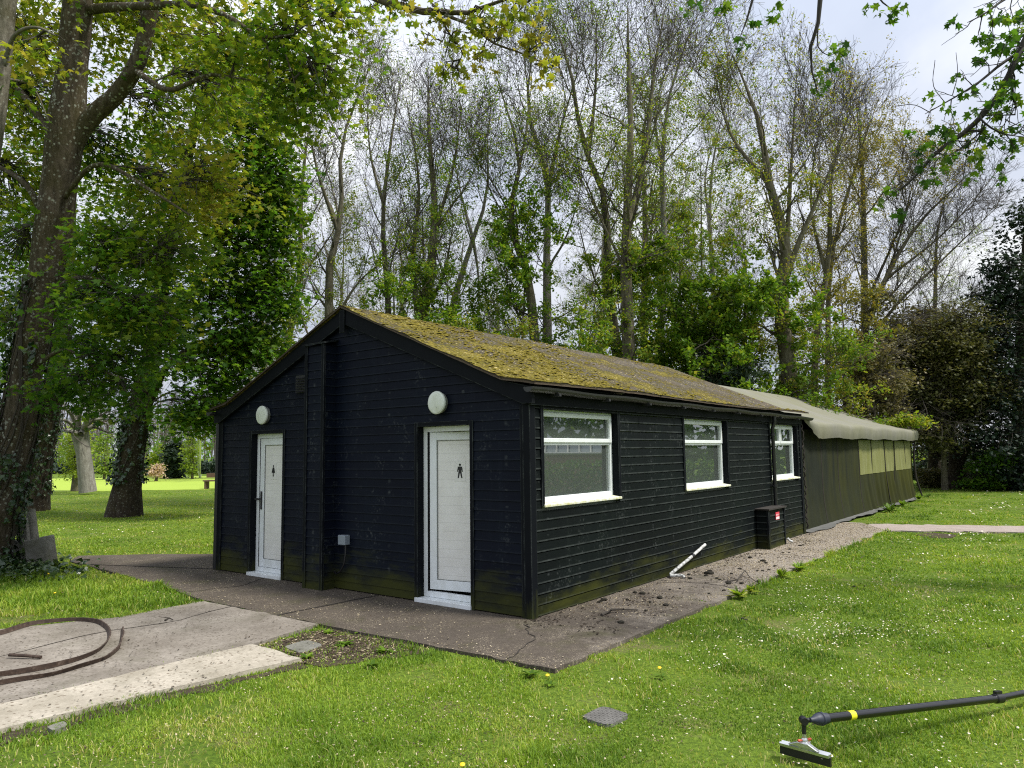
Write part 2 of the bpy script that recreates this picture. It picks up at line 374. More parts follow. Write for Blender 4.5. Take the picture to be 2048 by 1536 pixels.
def bark(name, dark, light, moss, lichen, sc=1.0):
    m = NT(name)
    r = m.noise(1, 6, .7, m.scaled(16 * sc, 16 * sc, 4 * sc)); b = m.noise(2.2, 4, .6)
    c = m.mix(m.ramp(r, [(.32, 0.), (.68, 1.)]), dark, light)
    c = m.mix(m.math('MULTIPLY', m.ramp(b, [(.45, 0.), (.66, 1.)]), moss), c, (.055, .050, .012))
    if lichen:
        v = m.ramp(m.vor(15), [(0., 1.), (.2, 1.), (.32, 0.)])
        v = m.math('MULTIPLY', v, m.ramp(m.noise(2.6, 4, .75), [(.40, 0.), (.56, 1.)]))
        v2 = m.ramp(m.noise(7, 5, .75), [(.60, 0.), (.66, 1.)])
        c = m.mix(m.math('MULTIPLY', m.math('MAXIMUM', v, v2), lichen), c, (.33, .34, .29))
    return m.done(m.bsdf(c, .95, m.bump(r, .9, .035), **{'Specular IOR Level': .15}))
M['bark_maple'] = bark('mossy maple bark', (.036, .028, .019), (.135, .11, .082), .5, 1.0)
M['bark_ivy'] = bark('dark ivied bark', (.018, .014, .010), (.060, .046, .034), .3, .3)
M['bark_grey'] = bark('grey green bark', (.075, .066, .046), (.21, .19, .14), .5, .25, .7)
M['bark_pale'] = bark('pale grey bark', (.15, .14, .12), (.31, .295, .26), .22, .5, .7)
M['bark_limb'] = bark('pale limb bark', (.09, .08, .062), (.23, .21, .175), .5, .5)
M['twig'] = simple('dark twigs', (.048, .040, .031), .9, var=.4, scale=4)
M['twig_bough'] = simple('dark boughs', (.026, .022, .018), .9, var=.4, scale=20)
M['twig_pale'] = simple('purplish brown twigs', (.10, .082, .07), .9, var=.4, scale=3)
# tent
m = NT('green canvas wall'); x, y, z = m.xyz()
st = m.noise(1, 5, .65, m.scaled(2, 3.2, .5)); bl = m.noise(1.2, 4, .6)
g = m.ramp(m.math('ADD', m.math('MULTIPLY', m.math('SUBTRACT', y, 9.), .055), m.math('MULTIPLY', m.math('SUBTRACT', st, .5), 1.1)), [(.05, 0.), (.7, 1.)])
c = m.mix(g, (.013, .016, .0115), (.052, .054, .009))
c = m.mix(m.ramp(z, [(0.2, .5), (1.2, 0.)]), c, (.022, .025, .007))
c = m.mix(m.math('MULTIPLY', m.ramp(bl, [(.4, 0.), (.7, 1.)]), .5), c, (.026, .030, .020))
cr_n = m.noise(1, 4, .6, m.scaled(3, 3, 1.2)); M['canvas'] = m.done(m.bsdf(c, .85, m.bump(m.math('ADD', m.math('MULTIPLY', m.noise(240, 2), .1), cr_n), .5, .03), **{'Specular IOR Level': .12}))
m = NT('grey green canvas roof'); x, y, z = m.xyz()
st = m.noise(1, 5, .65, m.scaled(1.2, 4, 1.2))
c = m.mix(st, (.15, .148, .122), (.24, .235, .195))
c = m.mix(m.ramp(m.noise(.9, 4, .6), [(.4, 0.), (.7, .7)]), c, (.17, .17, .10))
c = m.mix(m.ramp(z, [(2.0, 0.0), (2.3, 0.)]), c, c)
M['canvas_roof'] = m.done(m.bsdf(c, .9, m.bump(m.noise(1, 5, .6, m.scaled(1.5, 4, 2)), .5, .04), **{'Specular IOR Level': .1}))
m = NT('canvas flap'); M['flap'] = m.done(m.bsdf(m.mix(m.noise(4, 5, .7), (.05, .052, .05), (.13, .13, .12)), .75))
m = NT('clouded plastic window'); x, y, z = m.xyz()
c = m.mix(m.ramp(z, [(1.0, 0.), (1.9, 1.)]), (.20, .205, .075), (.26, .275, .19))
c = m.mix(m.ramp(m.noise(1, 4, .6, m.scaled(2, 5, 1)), [(.35, 0.), (.7, .6)]), c, (.27, .275, .15))
M['tent_window'] = m.done(m.bsdf(c, .35, m.bump(m.noise(1, 4, .6, m.scaled(2, 6, 1.5)), .5, .03), **{'Specular IOR Level': .35}))
# pole
M['pole_black'] = simple('glossy black tube', (.006, .006, .007), .22, spec=.7)
M['rubber_blue'] = simple('dark blue grey rubber', (.020, .025, .042), .55)
M['tape'] = simple('yellow tape', (.72, .70, .02), .5, var=.06)
M['alloy'] = simple('brushed alloy', (.62, .63, .64), .3, .9, var=.12, scale=60)
M['red_plastic'] = simple('orange red plastic', (.45, .06, .02), .4)
M['brick'] = None
m = NT('brown brick'); bt = m.n('TexBrick', {'Color1': (.24, .12, .08), 'Color2': (.30, .17, .12), 'Mortar': (.3, .27, .24), 'Scale': 3.0, 'Vector': m.n('TexCoord').outputs['Object']})
M['brick'] = m.done(m.bsdf(bt.outputs['Color'], .9))
M['conc_post'] = simple('pale galvanised metal', (.45, .46, .46), .5)
# ------------------------------------------------------------------ world, sun, camera
SUN = Vector((0.52, 0.16, 0.82)).normalized()
w = bpy.data.worlds.new('World'); bpy.context.scene.world = w; w.use_nodes = True
t = w.node_tree; t.nodes.clear()
wo = t.nodes.new('ShaderNodeOutputWorld'); bg = t.nodes.new('ShaderNodeBackground'); bg.inputs['Strength'].default_value = .1
t.links.new(bg.outputs[0], wo.inputs[0])
sky = t.nodes.new('ShaderNodeTexSky'); sky.sky_type = 'NISHITA'; sky.sun_disc = False
sky.sun_elevation = math.asin(SUN.z); sky.sun_rotation = math.atan2(SUN.x, SUN.y)
def wn(typ, ins, **kw):
    x = t.nodes.new('ShaderNode' + typ)
    for k, v in kw.items(): setattr(x, k, v)
    for k, v in ins.items():
        if isinstance(v, bpy.types.NodeSocket): t.links.new(v, x.inputs[k])
        else: x.inputs[k].default_value = v
    return x
tc = wn('TexCoord', {}).outputs['Generated']
sx = wn('SeparateXYZ', {'Vector': tc}).outputs
zz = wn('Math', {0: sx[2], 1: .0}, operation='MAXIMUM').outputs[0]
den = wn('Math', {0: zz, 1: .38}, operation='ADD').outputs[0]
px_ = wn('Math', {0: sx[0], 1: den}, operation='DIVIDE').outputs[0]; py_ = wn('Math', {0: sx[1], 1: den}, operation='DIVIDE').outputs[0]
cv = wn('CombineXYZ', {'X': px_, 'Y': py_, 'Z': 3.3}).outputs[0]
n1 = wn('TexNoise', {'Vector': cv, 'Scale': 1.9, 'Detail': 7.0, 'Roughness': .55, 'Distortion': .25}).outputs['Fac']
cr = wn('ValToRGB', {'Fac': n1}); e = cr.color_ramp.elements
e[0].position = .40; e[0].color = (.60, .66, .79, 1); e[1].position = .66; e[1].color = (1.0, 1.02, 1.04, 1)
e.new(.52).color = (.77, .81, .91, 1)
zf = wn('Math', {0: wn('Math', {0: zz, 1: 1.15}, operation='MULTIPLY').outputs[0], 1: .84}, operation='ADD').outputs[0]
zf = wn('Math', {0: zf, 1: 7.4}, operation='MULTIPLY').outputs[0]
cl = wn('Mix', {0: 1.0, 6: cr.outputs[0], 7: wn('CombineXYZ', {'X': zf, 'Y': zf, 'Z': zf}).outputs[0]}, data_type='RGBA', blend_type='MULTIPLY').outputs[2]
cov = wn('MapRange', {'Value': n1, 1: .25, 2: .40, 3: .80, 4: .97}).outputs[0]
fin = wn('Mix', {0: cov, 6: sky.outputs[0], 7: cl}, data_type='RGBA').outputs[2]
t.links.new(fin, bg.inputs['Color'])
sun = bpy.data.lights.new('sun', 'SUN'); sun.energy = 4.4; sun.angle = rad(11); sun.color = (1, .955, .87)
so = bpy.data.objects.new('sun', sun); C.objects.link(so); so.rotation_euler = SUN.to_track_quat('Z', 'Y').to_euler()
cd = bpy.data.cameras.new('camera'); co = bpy.data.objects.new('camera', cd); C.objects.link(co)
cd.sensor_width = 36; cd.lens = FPX / 2048 * 36; cd.clip_end = 3000; cd.clip_start = .05
mw = Matrix([[*RCW[0], CAM[0]], [*RCW[1], CAM[1]], [*RCW[2], CAM[2]], [0, 0, 0, 1]]); co.matrix_world = mw
sc = bpy.context.scene; sc.camera = co
sc.view_settings.view_transform = 'Standard'; sc.view_settings.look = 'None'; sc.view_settings.exposure = 0.32
sc.cycles.max_bounces = 9; sc.cycles.diffuse_bounces = 6; sc.cycles.transmission_bounces = 6; sc.cycles.transparent_max_bounces = 12; sc.cycles.use_denoising = False; sc.cycles.use_adaptive_sampling = False; sc.cycles.filter_width = 1.15; sc.cycles.sample_clamp_indirect = 6

# ------------------------------------------------------------------ ground sheets
def sstep(a, b, x):
    q = np.clip((x - a) / (b - a), 0, 1); return q * q * (3 - 2 * q)
def gh(x, y):
    x = np.asarray(x, float); y = np.asarray(y, float)
    return -.035 + .03 * (fnoise(x, y, .35, 3) - .5) - 1.7 * sstep(10, 26, x) * sstep(0, 10, y)
PAD = [(1.187, -1.313), (1.187, 9.6), (1.19, 10.78), (.42, 12.2), (-.6, 12.2), (-.6, 9.2), (-6.4, 9.2), (-6.4, 1.7), (-7.56, .99), (-8.62, .32), (-9.5, -.5), (-8.91, -.87), (-6.59, -1.04), (-5.07, -1.2), (-3.83, -1.40), (-1.64, -1.385)]
SLAB = [(-3.78, -1.42), (-1.66, -1.40), (-1.5, -2.25), (-1.5, -4.0), (-1.5, -8.5), (-5.2, -8.5), (-4.25, -3.6), (-3.72, -2.45)]
WHITE = [(-1.493, -2.26), (-.72, -2.29), (-.86, -3.4), (-.93, -4.4), (-1.0, -8.5), (-1.493, -8.5)]
STRIP = [(1.0, 10.7), (3.5, 11.9), (9.5, 14.8), (9.0, 16.2), (3.4, 13.27), (.6, 12.15)]
n = 151
q = np.linspace(-1, 1, n); g1 = np.sinh(q * 6.2) / math.sinh(6.2) * 700
X, Y = np.meshgrid(g1, g1, indexing='ij')
V = np.stack([X, Y, gh(X, Y)], -1).reshape(-1, 3)
ii = np.arange(n * n).reshape(n, n)
F = np.stack([ii[:-1, :-1], ii[1:, :-1], ii[1:, 1:], ii[:-1, 1:]], -1).reshape(-1, 4)
props(build('ground', V, [(F, 0)], M['ground'], smooth=True), kind='structure')
def ragged(poly, step=.12, amt=.025, seed=0):
    out = []; rr = np.random.default_rng(seed)
    for i in range(len(poly)):
        a = np.array(poly[i]); b = np.array(poly[(i + 1) % len(poly)]); L = np.linalg.norm(b - a); k = max(1, int(L / step))
        nrm = np.array([-(b - a)[1], (b - a)[0]]) / max(L, 1e-6)
        for j in range(k):
            p = a + (b - a) * j / k; out.append(tuple(p + nrm * rr.normal(0, amt) * (j > 0)))
    return out
def sheet(name, poly, z0, z1, mt, seed=0, amt=.02):
    P = ragged(poly, .13, amt, seed)
    b = MB().prism([(x, y, z0) for x, y in P], (0, 0, z1 - z0))
    return props(b.build(name, M[mt]), kind='structure')
# pad is split in two: the dark front apron and the gritty side path
APRON = [(x, y) for x, y in PAD if y < 1.2 or x < -5]; 
APRON = [(1.187, -1.313), (1.187, -.3), (0.05, -.1), (-.6, .6), (-.6, 1.5), (-6.4, 1.7), (-7.56, .99), (-8.62, .32), (-9.5, -.5), (-8.91, -.87), (-6.59, -1.04), (-5.07, -1.2), (-3.83, -1.40), (-1.64, -1.385)]
SIDEP = [(1.19, -.3), (1.19, 10.78), (.42, 12.2), (-.6, 12.2), (-.6, .6), (0.05, -.1)]
sheet('pavement', PAD, -.10, 0, 'paving', 1, .012)
sheet('concrete_slab', SLAB, -.10, .002, 'slab', 3, .008)
sheet('cement_strip', WHITE, -.10, .006, 'white_slab', 4, .010)
sheet('gravel_path', STRIP, -.10, -.012, 'strip_path', 5, .06)
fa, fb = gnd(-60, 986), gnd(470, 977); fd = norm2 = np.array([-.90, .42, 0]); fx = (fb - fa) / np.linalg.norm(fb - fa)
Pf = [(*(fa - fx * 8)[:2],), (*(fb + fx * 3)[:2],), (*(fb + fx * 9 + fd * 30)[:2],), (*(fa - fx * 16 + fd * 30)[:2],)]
P_f = ragged(Pf, .7, .12, 9); props(MB().prism([(x, y, -.06) for x, y in P_f], (0, 0, .047)).build('field', M['field']), kind='structure')  # sheet carrying the painted sunlight of the far grass
sheet('soil_bed', [(-1.5, -1.40), (-.25, -1.36), (.05, -1.5), (-.3, -1.85), (-.65, -2.3), (-1.5, -2.22)], -.10, -.024, 'soil', 6, .08)
sheet('edging_soil', [(-.72, -2.3), (-.55, -2.35), (-.70, -3.4), (-.70, -4.6), (-.93, -4.4), (-.86, -3.4)], -.10, -.026, 'soil', 7, .06)
b = MB()
for (x0, y0), (x1, y1) in (((-2.35, -1.40), (-2.30, .0)), ((-8.3, -.92), (-5.95, .02))):
    d = np.array([x1 - x0, y1 - y0]); L = np.linalg.norm(d); d /= L; nn = np.array([-d[1], d[0]]) * .012
    pts = [np.array([x0, y0]) + d * L * k / 8 for k in range(9)]
    P = [(*(p + nn * (1 + .5 * math.sin(k * 2.3))), .003) for k, p in enumerate(pts)] + [(*(p - nn * (1 + .5 * math.cos(k * 1.7))), .003) for k, p in reversed(list(enumerate(pts)))]
    b.prism(P, (0, 0, .004))
for pts in ([(-3.2, -1.42), (-3.0, -2.2), (-3.15, -2.9), (-2.9, -3.8), (-3.0, -5.5)], [(.1, -.25), (.55, -.7), (.7, -1.28)], [(.08, 2.6), (.6, 2.9), (1.15, 2.75)], [(.1, 5.9), (.7, 6.05), (1.15, 6.0)], [(-4.6, -.05), (-4.3, -.6), (-4.45, -1.2)]):
    P = np.array([(x, y) for x, y in pts]); k_ = 14; t_ = np.linspace(0, len(P) - 1, k_); Q = np.column_stack([np.interp(t_, range(len(P)), P[:, 0]), np.interp(t_, range(len(P)), P[:, 1])]) + np.random.default_rng(len(pts) + int(P[0, 0] * 10) % 50).normal(0, .02, (k_, 2))
    nn = np.column_stack([-np.gradient(Q[:, 1]), np.gradient(Q[:, 0])]); nn /= np.linalg.norm(nn, axis=1)[:, None]; wv_ = (.0035 + .0025 * np.sin(np.arange(k_) * 1.9))[:, None]
    b.prism([(*q_, .0035) for q_ in Q + nn * wv_] + [(*q_, .0035) for q_ in (Q - nn * wv_)[::-1]], (0, 0, .003))
props(b.build('pavement_joints', M['joint']), kind='structure')

# ------------------------------------------------------------------ the hut
HW = 5.86; HL = 9.28; AX = -2.93; AZ = 3.60; EZ = 2.42
def roof_under(x): return AZ - .05 - abs(x - AX) * .425
hut = thing('wooden_hut', 'long black boarded hut with mossy felt roof, two white doors and three white windows', 'hut')
def subtract(iv, cuts):
    out = [iv]
    for c0, c1 in cuts:
        nx = []
        for a, b_ in out:
            if c1 <= a or c0 >= b_: nx.append((a, b_)); continue
            if c0 > a: nx.append((a, c0))
            if c1 < b_: nx.append((c1, b_))
        out = nx
    return out
D1 = (-5.03, -4.27); D2 = (-1.625, -.81); DTOP = 2.02
WIN = [(.235, 1.83), (3.76, 5.37), (7.44, 9.03)]; WZ0 = 1.15; WZ1 = 2.17
rb = random.Random(3)
front = MB()
for k in range(34):
    z0 = .015 + k * PITCH - (.015 if k else 0); z1 = (k + 1) * PITCH - .002
    def lim(z): hwid = (AZ - .05 - z) / .425; return max(-HW + .02, AX - hwid), min(-.02, AX + hwid)
    if (AZ - .05 - z0) / .425 < .1: break
    z1 = min(z1, AZ - .06)
    a0, b0 = lim(z0); a1, b1 = lim(z1)
    cuts = []
    if z0 < DTOP: cuts = [(D1[0] - .035, D1[1] + .035), (D2[0] - .035, D2[1] + .035)]
    o = rb.uniform(-.0015, .0015)
    for s0, s1 in subtract((a0, b0), cuts):
        t0 = a1 if s0 == a0 else s0; t1 = b1 if s1 == b0 else s1
        zt = z1
        if z0 < DTOP < z1 and cuts: zt = z1
        front.prism([(s0, -.013 + o, z0), (s0, .02, z0), (t0, .02, zt), (t0, -.003 + o, zt)], (0, 0, 0)) if False else None
        Vv = [(s0, -.014 + o, z0), (s1, -.014 + o, z0), (t1, -.003 + o, zt), (t0, -.003 + o, zt), (s0, .02, z0), (s1, .02, z0), (t1, .02, zt), (t0, .02, zt)]
        front.add(Vv, [(0, 1, 2, 3), (0, 4, 5, 1), (3, 2, 6, 7), (0, 3, 7, 4), (1, 5, 6, 2)])
front.build('front_cladding', M['front_board'], hut)
sidec = MB()
for k in range(22):
    z0 = k * PITCH + .01; z1 = (k + 1) * PITCH - .002
    if z0 > 2.36: break
    cuts = [(a - .03, b_ + .03) for a, b_ in WIN] if (z1 > WZ0 - .02 and z0 < WZ1 + .03) else []
    o = rb.uniform(-.0015, .0015)
    for s0, s1 in subtract((.02, HL - .02), cuts):
        Vv = [(.011 + o, s0, z0), (.011 + o, s1, z0), (.003 + o, s1, z1), (.003 + o, s0, z1), (-.02, s0, z0), (-.02, s1, z0), (-.02, s1, z1), (-.02, s0, z1)]
        sidec.add(Vv, [(0, 1, 2, 3), (0, 4, 5, 1), (3, 2, 6, 7), (0, 3, 7, 4), (1, 5, 6, 2)])
sidec.build('side_cladding', M['side_board'], hut)
bk = MB()
bk.box(-HW - .015, -HW + .02, .02, HL, 0, 2.34); bk.add([(-HW, HL, 0), (0, HL, 0), (0, HL, 2.35), (AX, HL, 3.5), (-HW, HL, 2.35)], [(0, 1, 2, 3, 4)])
bk.build('rear_cladding', M['side_board'], hut)
# interior shell, open at the windows
inn = MB()
inn.box(-HW + .1, -.12, 3.0, 3.08, .05, 2.3); inn.box(-HW + .1, -HW + .15, .12, HL - .1, .05, 2.3); inn.box(-2.6, -2.52, .2, HL - .1, .05, 2.3)
inn.box(-HW + .1, -.08, .05, HL - .1, 2.3, 2.34); inn.box(-HW + .1, -.1, 6.3, 6.38, .05, 2.3)
inn.box(-HW + .1, -.1, .11, .14, 2.05, 2.3); inn.box(-.75, -.1, .11, .14, .05, 2.05); inn.box(-4.2, -1.68, .11, .14, .05, 2.05)
for (y0, y1) in ((.14, WIN[0][0] - .05), (WIN[0][1] + .05, 3.0), (3.08, WIN[1][0] - .05), (WIN[1][1] + .05, 6.3), (6.38, WIN[2][0] - .05), (WIN[2][1] + .05, HL - .1)):
    inn.box(-.12, -.09, y0, y1, .05, 2.3)
for (y0, y1) in WIN: inn.box(-.12, -.09, y0 - .05, y1 + .05, .05, WZ0 - .01); inn.box(-.12, -.09, y0 - .05, y1 + .05, WZ1 + .01, 2.3)
inn.build('inner_wall', M['interior'], hut)
MB().box(-HW + .1, -.1, .1, HL - .1, 0, .05).build('inner_floor', M['interior_floor'], hut)
# corner posts, door and window surrounds: narrow battens proud of the boards
for bx_ in ((-HW - .03, -HW + .075, -.030, .0, 0, 2.30), (.0, .030, HL - .09, HL + .02, 0, 2.3)): MB().box(*bx_).build('corner_post', M['trim'], hut, bevel=.006)
MB().prism([(-.062, -.030, 0), (.030, -.030, 0), (.030, .075, 0), (.0, .075, 0), (.0, 0, 0), (-.062, 0, 0)], (0, 0, 2.26)).build('corner_post', M['trim'], hut, bevel=.006)
MB().box(-.108, -.068, -.020, 0, 0, 2.2).build('batten', M['trim'], hut, bevel=.004)
for d in (D1, D2):
    tr = MB()
    tr.box(d[0] - .05, d[0], -.024, .10, 0.0, DTOP + .05); tr.box(d[1], d[1] + .05, -.024, .10, 0.0, DTOP + .05); tr.box(d[0], d[1], -.022, .10, DTOP, DTOP + .052)
    tr.build('door_surround', M['trim'], hut, bevel=.004)
# bargeboards and ridge end
def barge(sgn):
    b = MB(); dx = [0, 2.66, 3.0]
    top = [(AX + sgn * q_, z) for q_, z in ((0, AZ), (2.66, AZ - 2.66 * .425), (3.03, AZ - 1.13 - .085))]
    bot = [(AX + sgn * 3.03, 2.21), (AX + sgn * 2.90, 2.21), (AX, AZ - .20)]
    P = [(x, -.075, z) for x, z in top + bot]
    return b.prism(P, (0, .045, 0))
for s in (1, -1): barge(s).build('bargeboard', M['trim'], hut, bevel=.004)
MB().box(AX - .05, AX + .05, -.095, -.076, AZ - .32, AZ - .02).build('ridge_block', M['trim'], hut, bevel=.006)
# roof: felt with real moss lumps
ny, nx_ = 230, 90
yy = np.linspace(-.12, HL + .12, ny); vv = np.linspace(0, 1, nx_)
for sgn in (1, -1):
    ds = vv * 3.10
    zr = np.where(ds < 2.66, AZ + .025 - ds * .425, AZ + .025 - 2.66 * .425 - (ds - 2.66) * .16)
    xs = AX + sgn * ds
    X, Y = np.meshgrid(xs, yy, indexing='xy'); Z = np.repeat(zr[None, :], ny, 0)
    ms = fnoise(X * 1.5, Y, 1.1, 5, 4) + (4.2 - Y) * .03
    lump = np.clip((ms - .42) * 4, 0, 1) * (.030 * fnoise(X, Y, 14, 9, 3))
    Z = Z + lump + .006 * vnoise(X, Y, 6, 2) + .012 * np.sin(Y * .9) * (ds[None, :] / 3)
    n0 = ny * nx_
    V = np.concatenate([np.stack([X, Y, Z], -1).reshape(-1, 3), np.stack([X, Y, Z - .022 - lump], -1).reshape(-1, 3)])
    ii = np.arange(n0).reshape(ny, nx_)
    F = np.stack([ii[:-1, :-1], ii[:-1, 1:], ii[1:, 1:], ii[1:, :-1]], -1).reshape(-1, 4)
    def edge(e): return np.stack([e[:-1], e[1:], e[1:] + n0, e[:-1] + n0], -1)
    faces = [(F, 0), (F[:, ::-1] + n0, 0), (edge(ii[0]), 1), (edge(ii[-1][::-1]), 1), (edge(ii[:, -1]), 1), (edge(ii[:, 0][::-1]), 1)]
    ro_ = build('roof', V, faces, [M['roof'], M['soil']], hut, smooth=True)
    if sgn > 0:
        rg = np.random.default_rng(6); nc = 9000; uy = rg.uniform(-.1, HL, nc); ud = rg.uniform(.02, 3.09, nc); ux_ = AX + ud
        dn = fnoise(ux_ * 1.5, uy, 1.1, 5, 4) + (4.2 - uy) * .03 + .10 * (ud > 2.8) + .15 * (uy < .05); kp = rg.random(nc) < np.clip((dn - .47) * 3.2, .02, .9); ux_, uy, ud = ux_[kp], uy[kp], ud[kp]; nc = len(uy)
        iy = (uy + .12) / (HL + .24) * (ny - 1); ix = ud / 3.10 * (nx_ - 1); uz = Z[np.clip(np.rint(iy).astype(int), 0, ny - 1), np.clip(np.rint(ix).astype(int), 0, nx_ - 1)]
        ph = [(0, 1)] + [(math.sin(t_ * math.pi / 2.2), math.cos(t_ * math.pi / 2.2)) for t_ in (.5, 1.05)]
        ring = [(0, 0, 1.0)] + [(r_ * math.cos(a_), r_ * math.sin(a_), z_) for r_, z_ in ph[1:] for a_ in np.arange(7) * 2 * math.pi / 7]
        ring = np.array(ring); sz_ = rg.uniform(.010, .036, nc) * rg.uniform(.6, 1.1, nc); jit = rg.uniform(.7, 1.3, (nc, 15, 1)); P3_ = ring[None] * jit * sz_[:, None, None] * np.array([1.1, 1.1, .55])
        V3 = np.stack([ux_, uy, uz - .004], -1)[:, None] + P3_; b15 = np.arange(nc)[:, None] * 15
        tri = np.array([(0, 1 + k_, 1 + (k_ + 1) % 7) for k_ in range(7)]); qd = np.array([(1 + k_, 8 + k_, 8 + (k_ + 1) % 7, 1 + (k_ + 1) % 7) for k_ in range(7)])
        mo = build('moss_cushions', V3.reshape(-1, 3), [((b15[:, :, None] + tri[None]).reshape(-1, 3), 0), ((b15[:, :, None] + qd[None]).reshape(-1, 4), 0)], M['moss_cushion'], ro_, smooth=True); mo['kind'] = 'stuff'
# eaves: fascia, gutter, downpipe
MB().box(.030, .052, -.028, HL + .02, 2.20, 2.41).build('fascia', M['trim'], hut); MB().box(-HW - .055, -HW - .032, -.028, HL + .02, 2.20, 2.41).build('fascia', M['trim'], hut)
def gutter(x, y0, y1):
    b = MB(); P = []
    prof = [(math.cos(a), math.sin(a)) for a in np.linspace(math.pi, 2 * math.pi, 9)]
    for k in range(41):
        y = y0 + (y1 - y0) * k / 40; zc = 2.375 - .035 * k / 40 + .006 * math.sin(k * .9)
        for cx_, sz in prof: P.append((x + .058 * cx_, y, zc + .055 * sz))
        for cx_, sz in prof[::-1]: P.append((x + .050 * cx_, y, zc + .047 * sz + .002))
    m_ = 18; F = []
    for k in range(40):
        for j in range(m_): F.append((k * m_ + j, k * m_ + (j + 1) % m_, (k + 1) * m_ + (j + 1) % m_, (k + 1) * m_ + j))
    b.add(P, F)
    for e in (0, 40): b.add([(x + .058 * cx_, y0 + (y1 - y0) * e / 40 + (-.002 if e == 0 else .002), 2.375 - .035 * e / 40 + .055 * sz) for cx_, sz in prof], [tuple(range(9))])
    for yb in np.arange(y0 + .5, y1, 1.05):
        b.box(x - .062, x + .064, yb - .02, yb + .02, 2.30 - .035 * (yb - y0) / (y1 - y0), 2.325 - .035 * (yb - y0) / (y1 - y0))
    return b
gutter(.112, -.16, 9.72).build('gutter', M['gutter'], hut)
b = gutter(-HW - .115, -.16, 9.5); b.build('gutter', M['gutter'], hut)
pp = MB(); pp.tube([(.112, 7.43, 2.30), (.112, 7.43, 2.20), (.07, 7.43, 2.08), (.07, 7.43, .64)], .034, 14)
for z in (1.95, 1.02): pp.lathe([(.034, 0), (.045, 0), (.045, .04), (.034, .04)], (.07, 7.43, z), (0, 0, 1)); pp.box(.0, .06, 7.36, 7.50, z + .01, z + .03)
pp.build('downpipe', M['black_plastic'], hut, smooth=True)
MB().tube([(-HW - .06, -.02, 2.2), (-HW - .06, -.02, 0.02)], .034, 12).build('downpipe', M['black_plastic'], hut, smooth=True)
# boxed-in pipe chase on the gable
cx0, cx1, cyf = PYX = (-3.50, -3.14, -.20)
ch = MB()
for k in range(30):
    z0 = k * PITCH + .0; z1 = (k + 1) * PITCH - .003
    if z1 > 3.14: z1 = 3.14
    o = rb.uniform(-.001, .001)
    for (P0, P1, nrm) in (((cx0, cyf), (cx1, cyf), (0, -1)), ((cx1, cyf), (cx1, -.01), (1, 0)), ((cx0, -.01), (cx0, cyf), (-1, 0))):
        a = np.array(P0); c_ = np.array(P1); nv = np.array(nrm)
        Vv = [(*(a + nv * (.010 + o)), z0), (*(c_ + nv * (.010 + o)), z0), (*(c_ + nv * .001), z1), (*(a + nv * .001), z1), (*(a - nv * .01), z0), (*(c_ - nv * .01), z0), (*(c_ - nv * .01), z1), (*(a - nv * .01), z1)]
        ch.add(Vv, [(0, 1, 2, 3), (0, 4, 5, 1), (3, 2, 6, 7), (0, 3, 7, 4), (1, 5, 6, 2)])
    if z1 >= 3.14: break
chase = ch.build('pipe_boxing', M['front_board'], hut)
for x in (cx0 - .02, cx1 - .035): MB().box(x, x + .055, cyf - .024, cyf + .012, 0, 3.145).build('corner_batten', M['trim'], chase, bevel=.004)
MB().add([(cx0 - .05, cyf - .05, 3.145), (cx1 + .05, cyf - .05, 3.145), (cx1 + .05, -.0, 3.20), (cx0 - .05, -.0, 3.20), (cx0 - .05, cyf - .05, 3.165), (cx1 + .05, cyf - .05, 3.165), (cx1 + .05, -.0, 3.22), (cx0 - .05, -.0, 3.22)],
         [(3, 2, 1, 0), (4, 5, 6, 7), (0, 1, 5, 4), (1, 2, 6, 5), (2, 3, 7, 6), (3, 0, 4, 7)]).build('top_board', M['trim'], chase)
# vent
v = MB(); v.box(-3.98, -3.60, -.028, -.012, 2.56, 2.80)
for k in range(6): v.add([(-3.96, -.030, 2.58 + k * .036), (-3.62, -.030, 2.58 + k * .036), (-3.62, -.052, 2.565 + k * .036), (-3.96, -.052, 2.565 + k * .036), (-3.96, -.034, 2.585 + k * .036), (-3.62, -.034, 2.585 + k * .036)], [(0, 1, 2, 3), (3, 2, 5, 4)])
v.build('vent', M['black_plastic'], hut)
# junction box and its cable
jb = MB(); jb.box(-2.97, -2.83, -.095, -.012, .57, .69); jo = jb.build('junction_box', M['grey_plastic'], hut, bevel=.008)
cab = [(-2.87, -.05, .57), (-2.86, -.06, .45), (-2.87, -.07, .34), (-2.93, -.075, .24), (-3.02, -.07, .20), (-3.09, -.05, .22)]
MB().tube(cab, .011, 8).build('cable', M['black_plastic'], jo, smooth=True)
# lamps
for lx, lb in ((-4.70, None), (-1.26, None)):
    base = MB().lathe([(.118, 0), (.122, .02), (.118, .045), (.10, .05)], (lx, -.012, 2.285), (0, -1, 0), 36).build('wall_lamp', M['lamp_base'], hut, smooth=True)
    MB().lathe([(.119, 0), (.132, .003), (.134, .018), (.130, .026), (.122, .029), (.119, .033), (.09, .039), (.05, .042), (.004, .043)], (lx, -.058, 2.285), (0, -1, 0), 40).build('lamp_bowl', M['opal'], base, smooth=True)
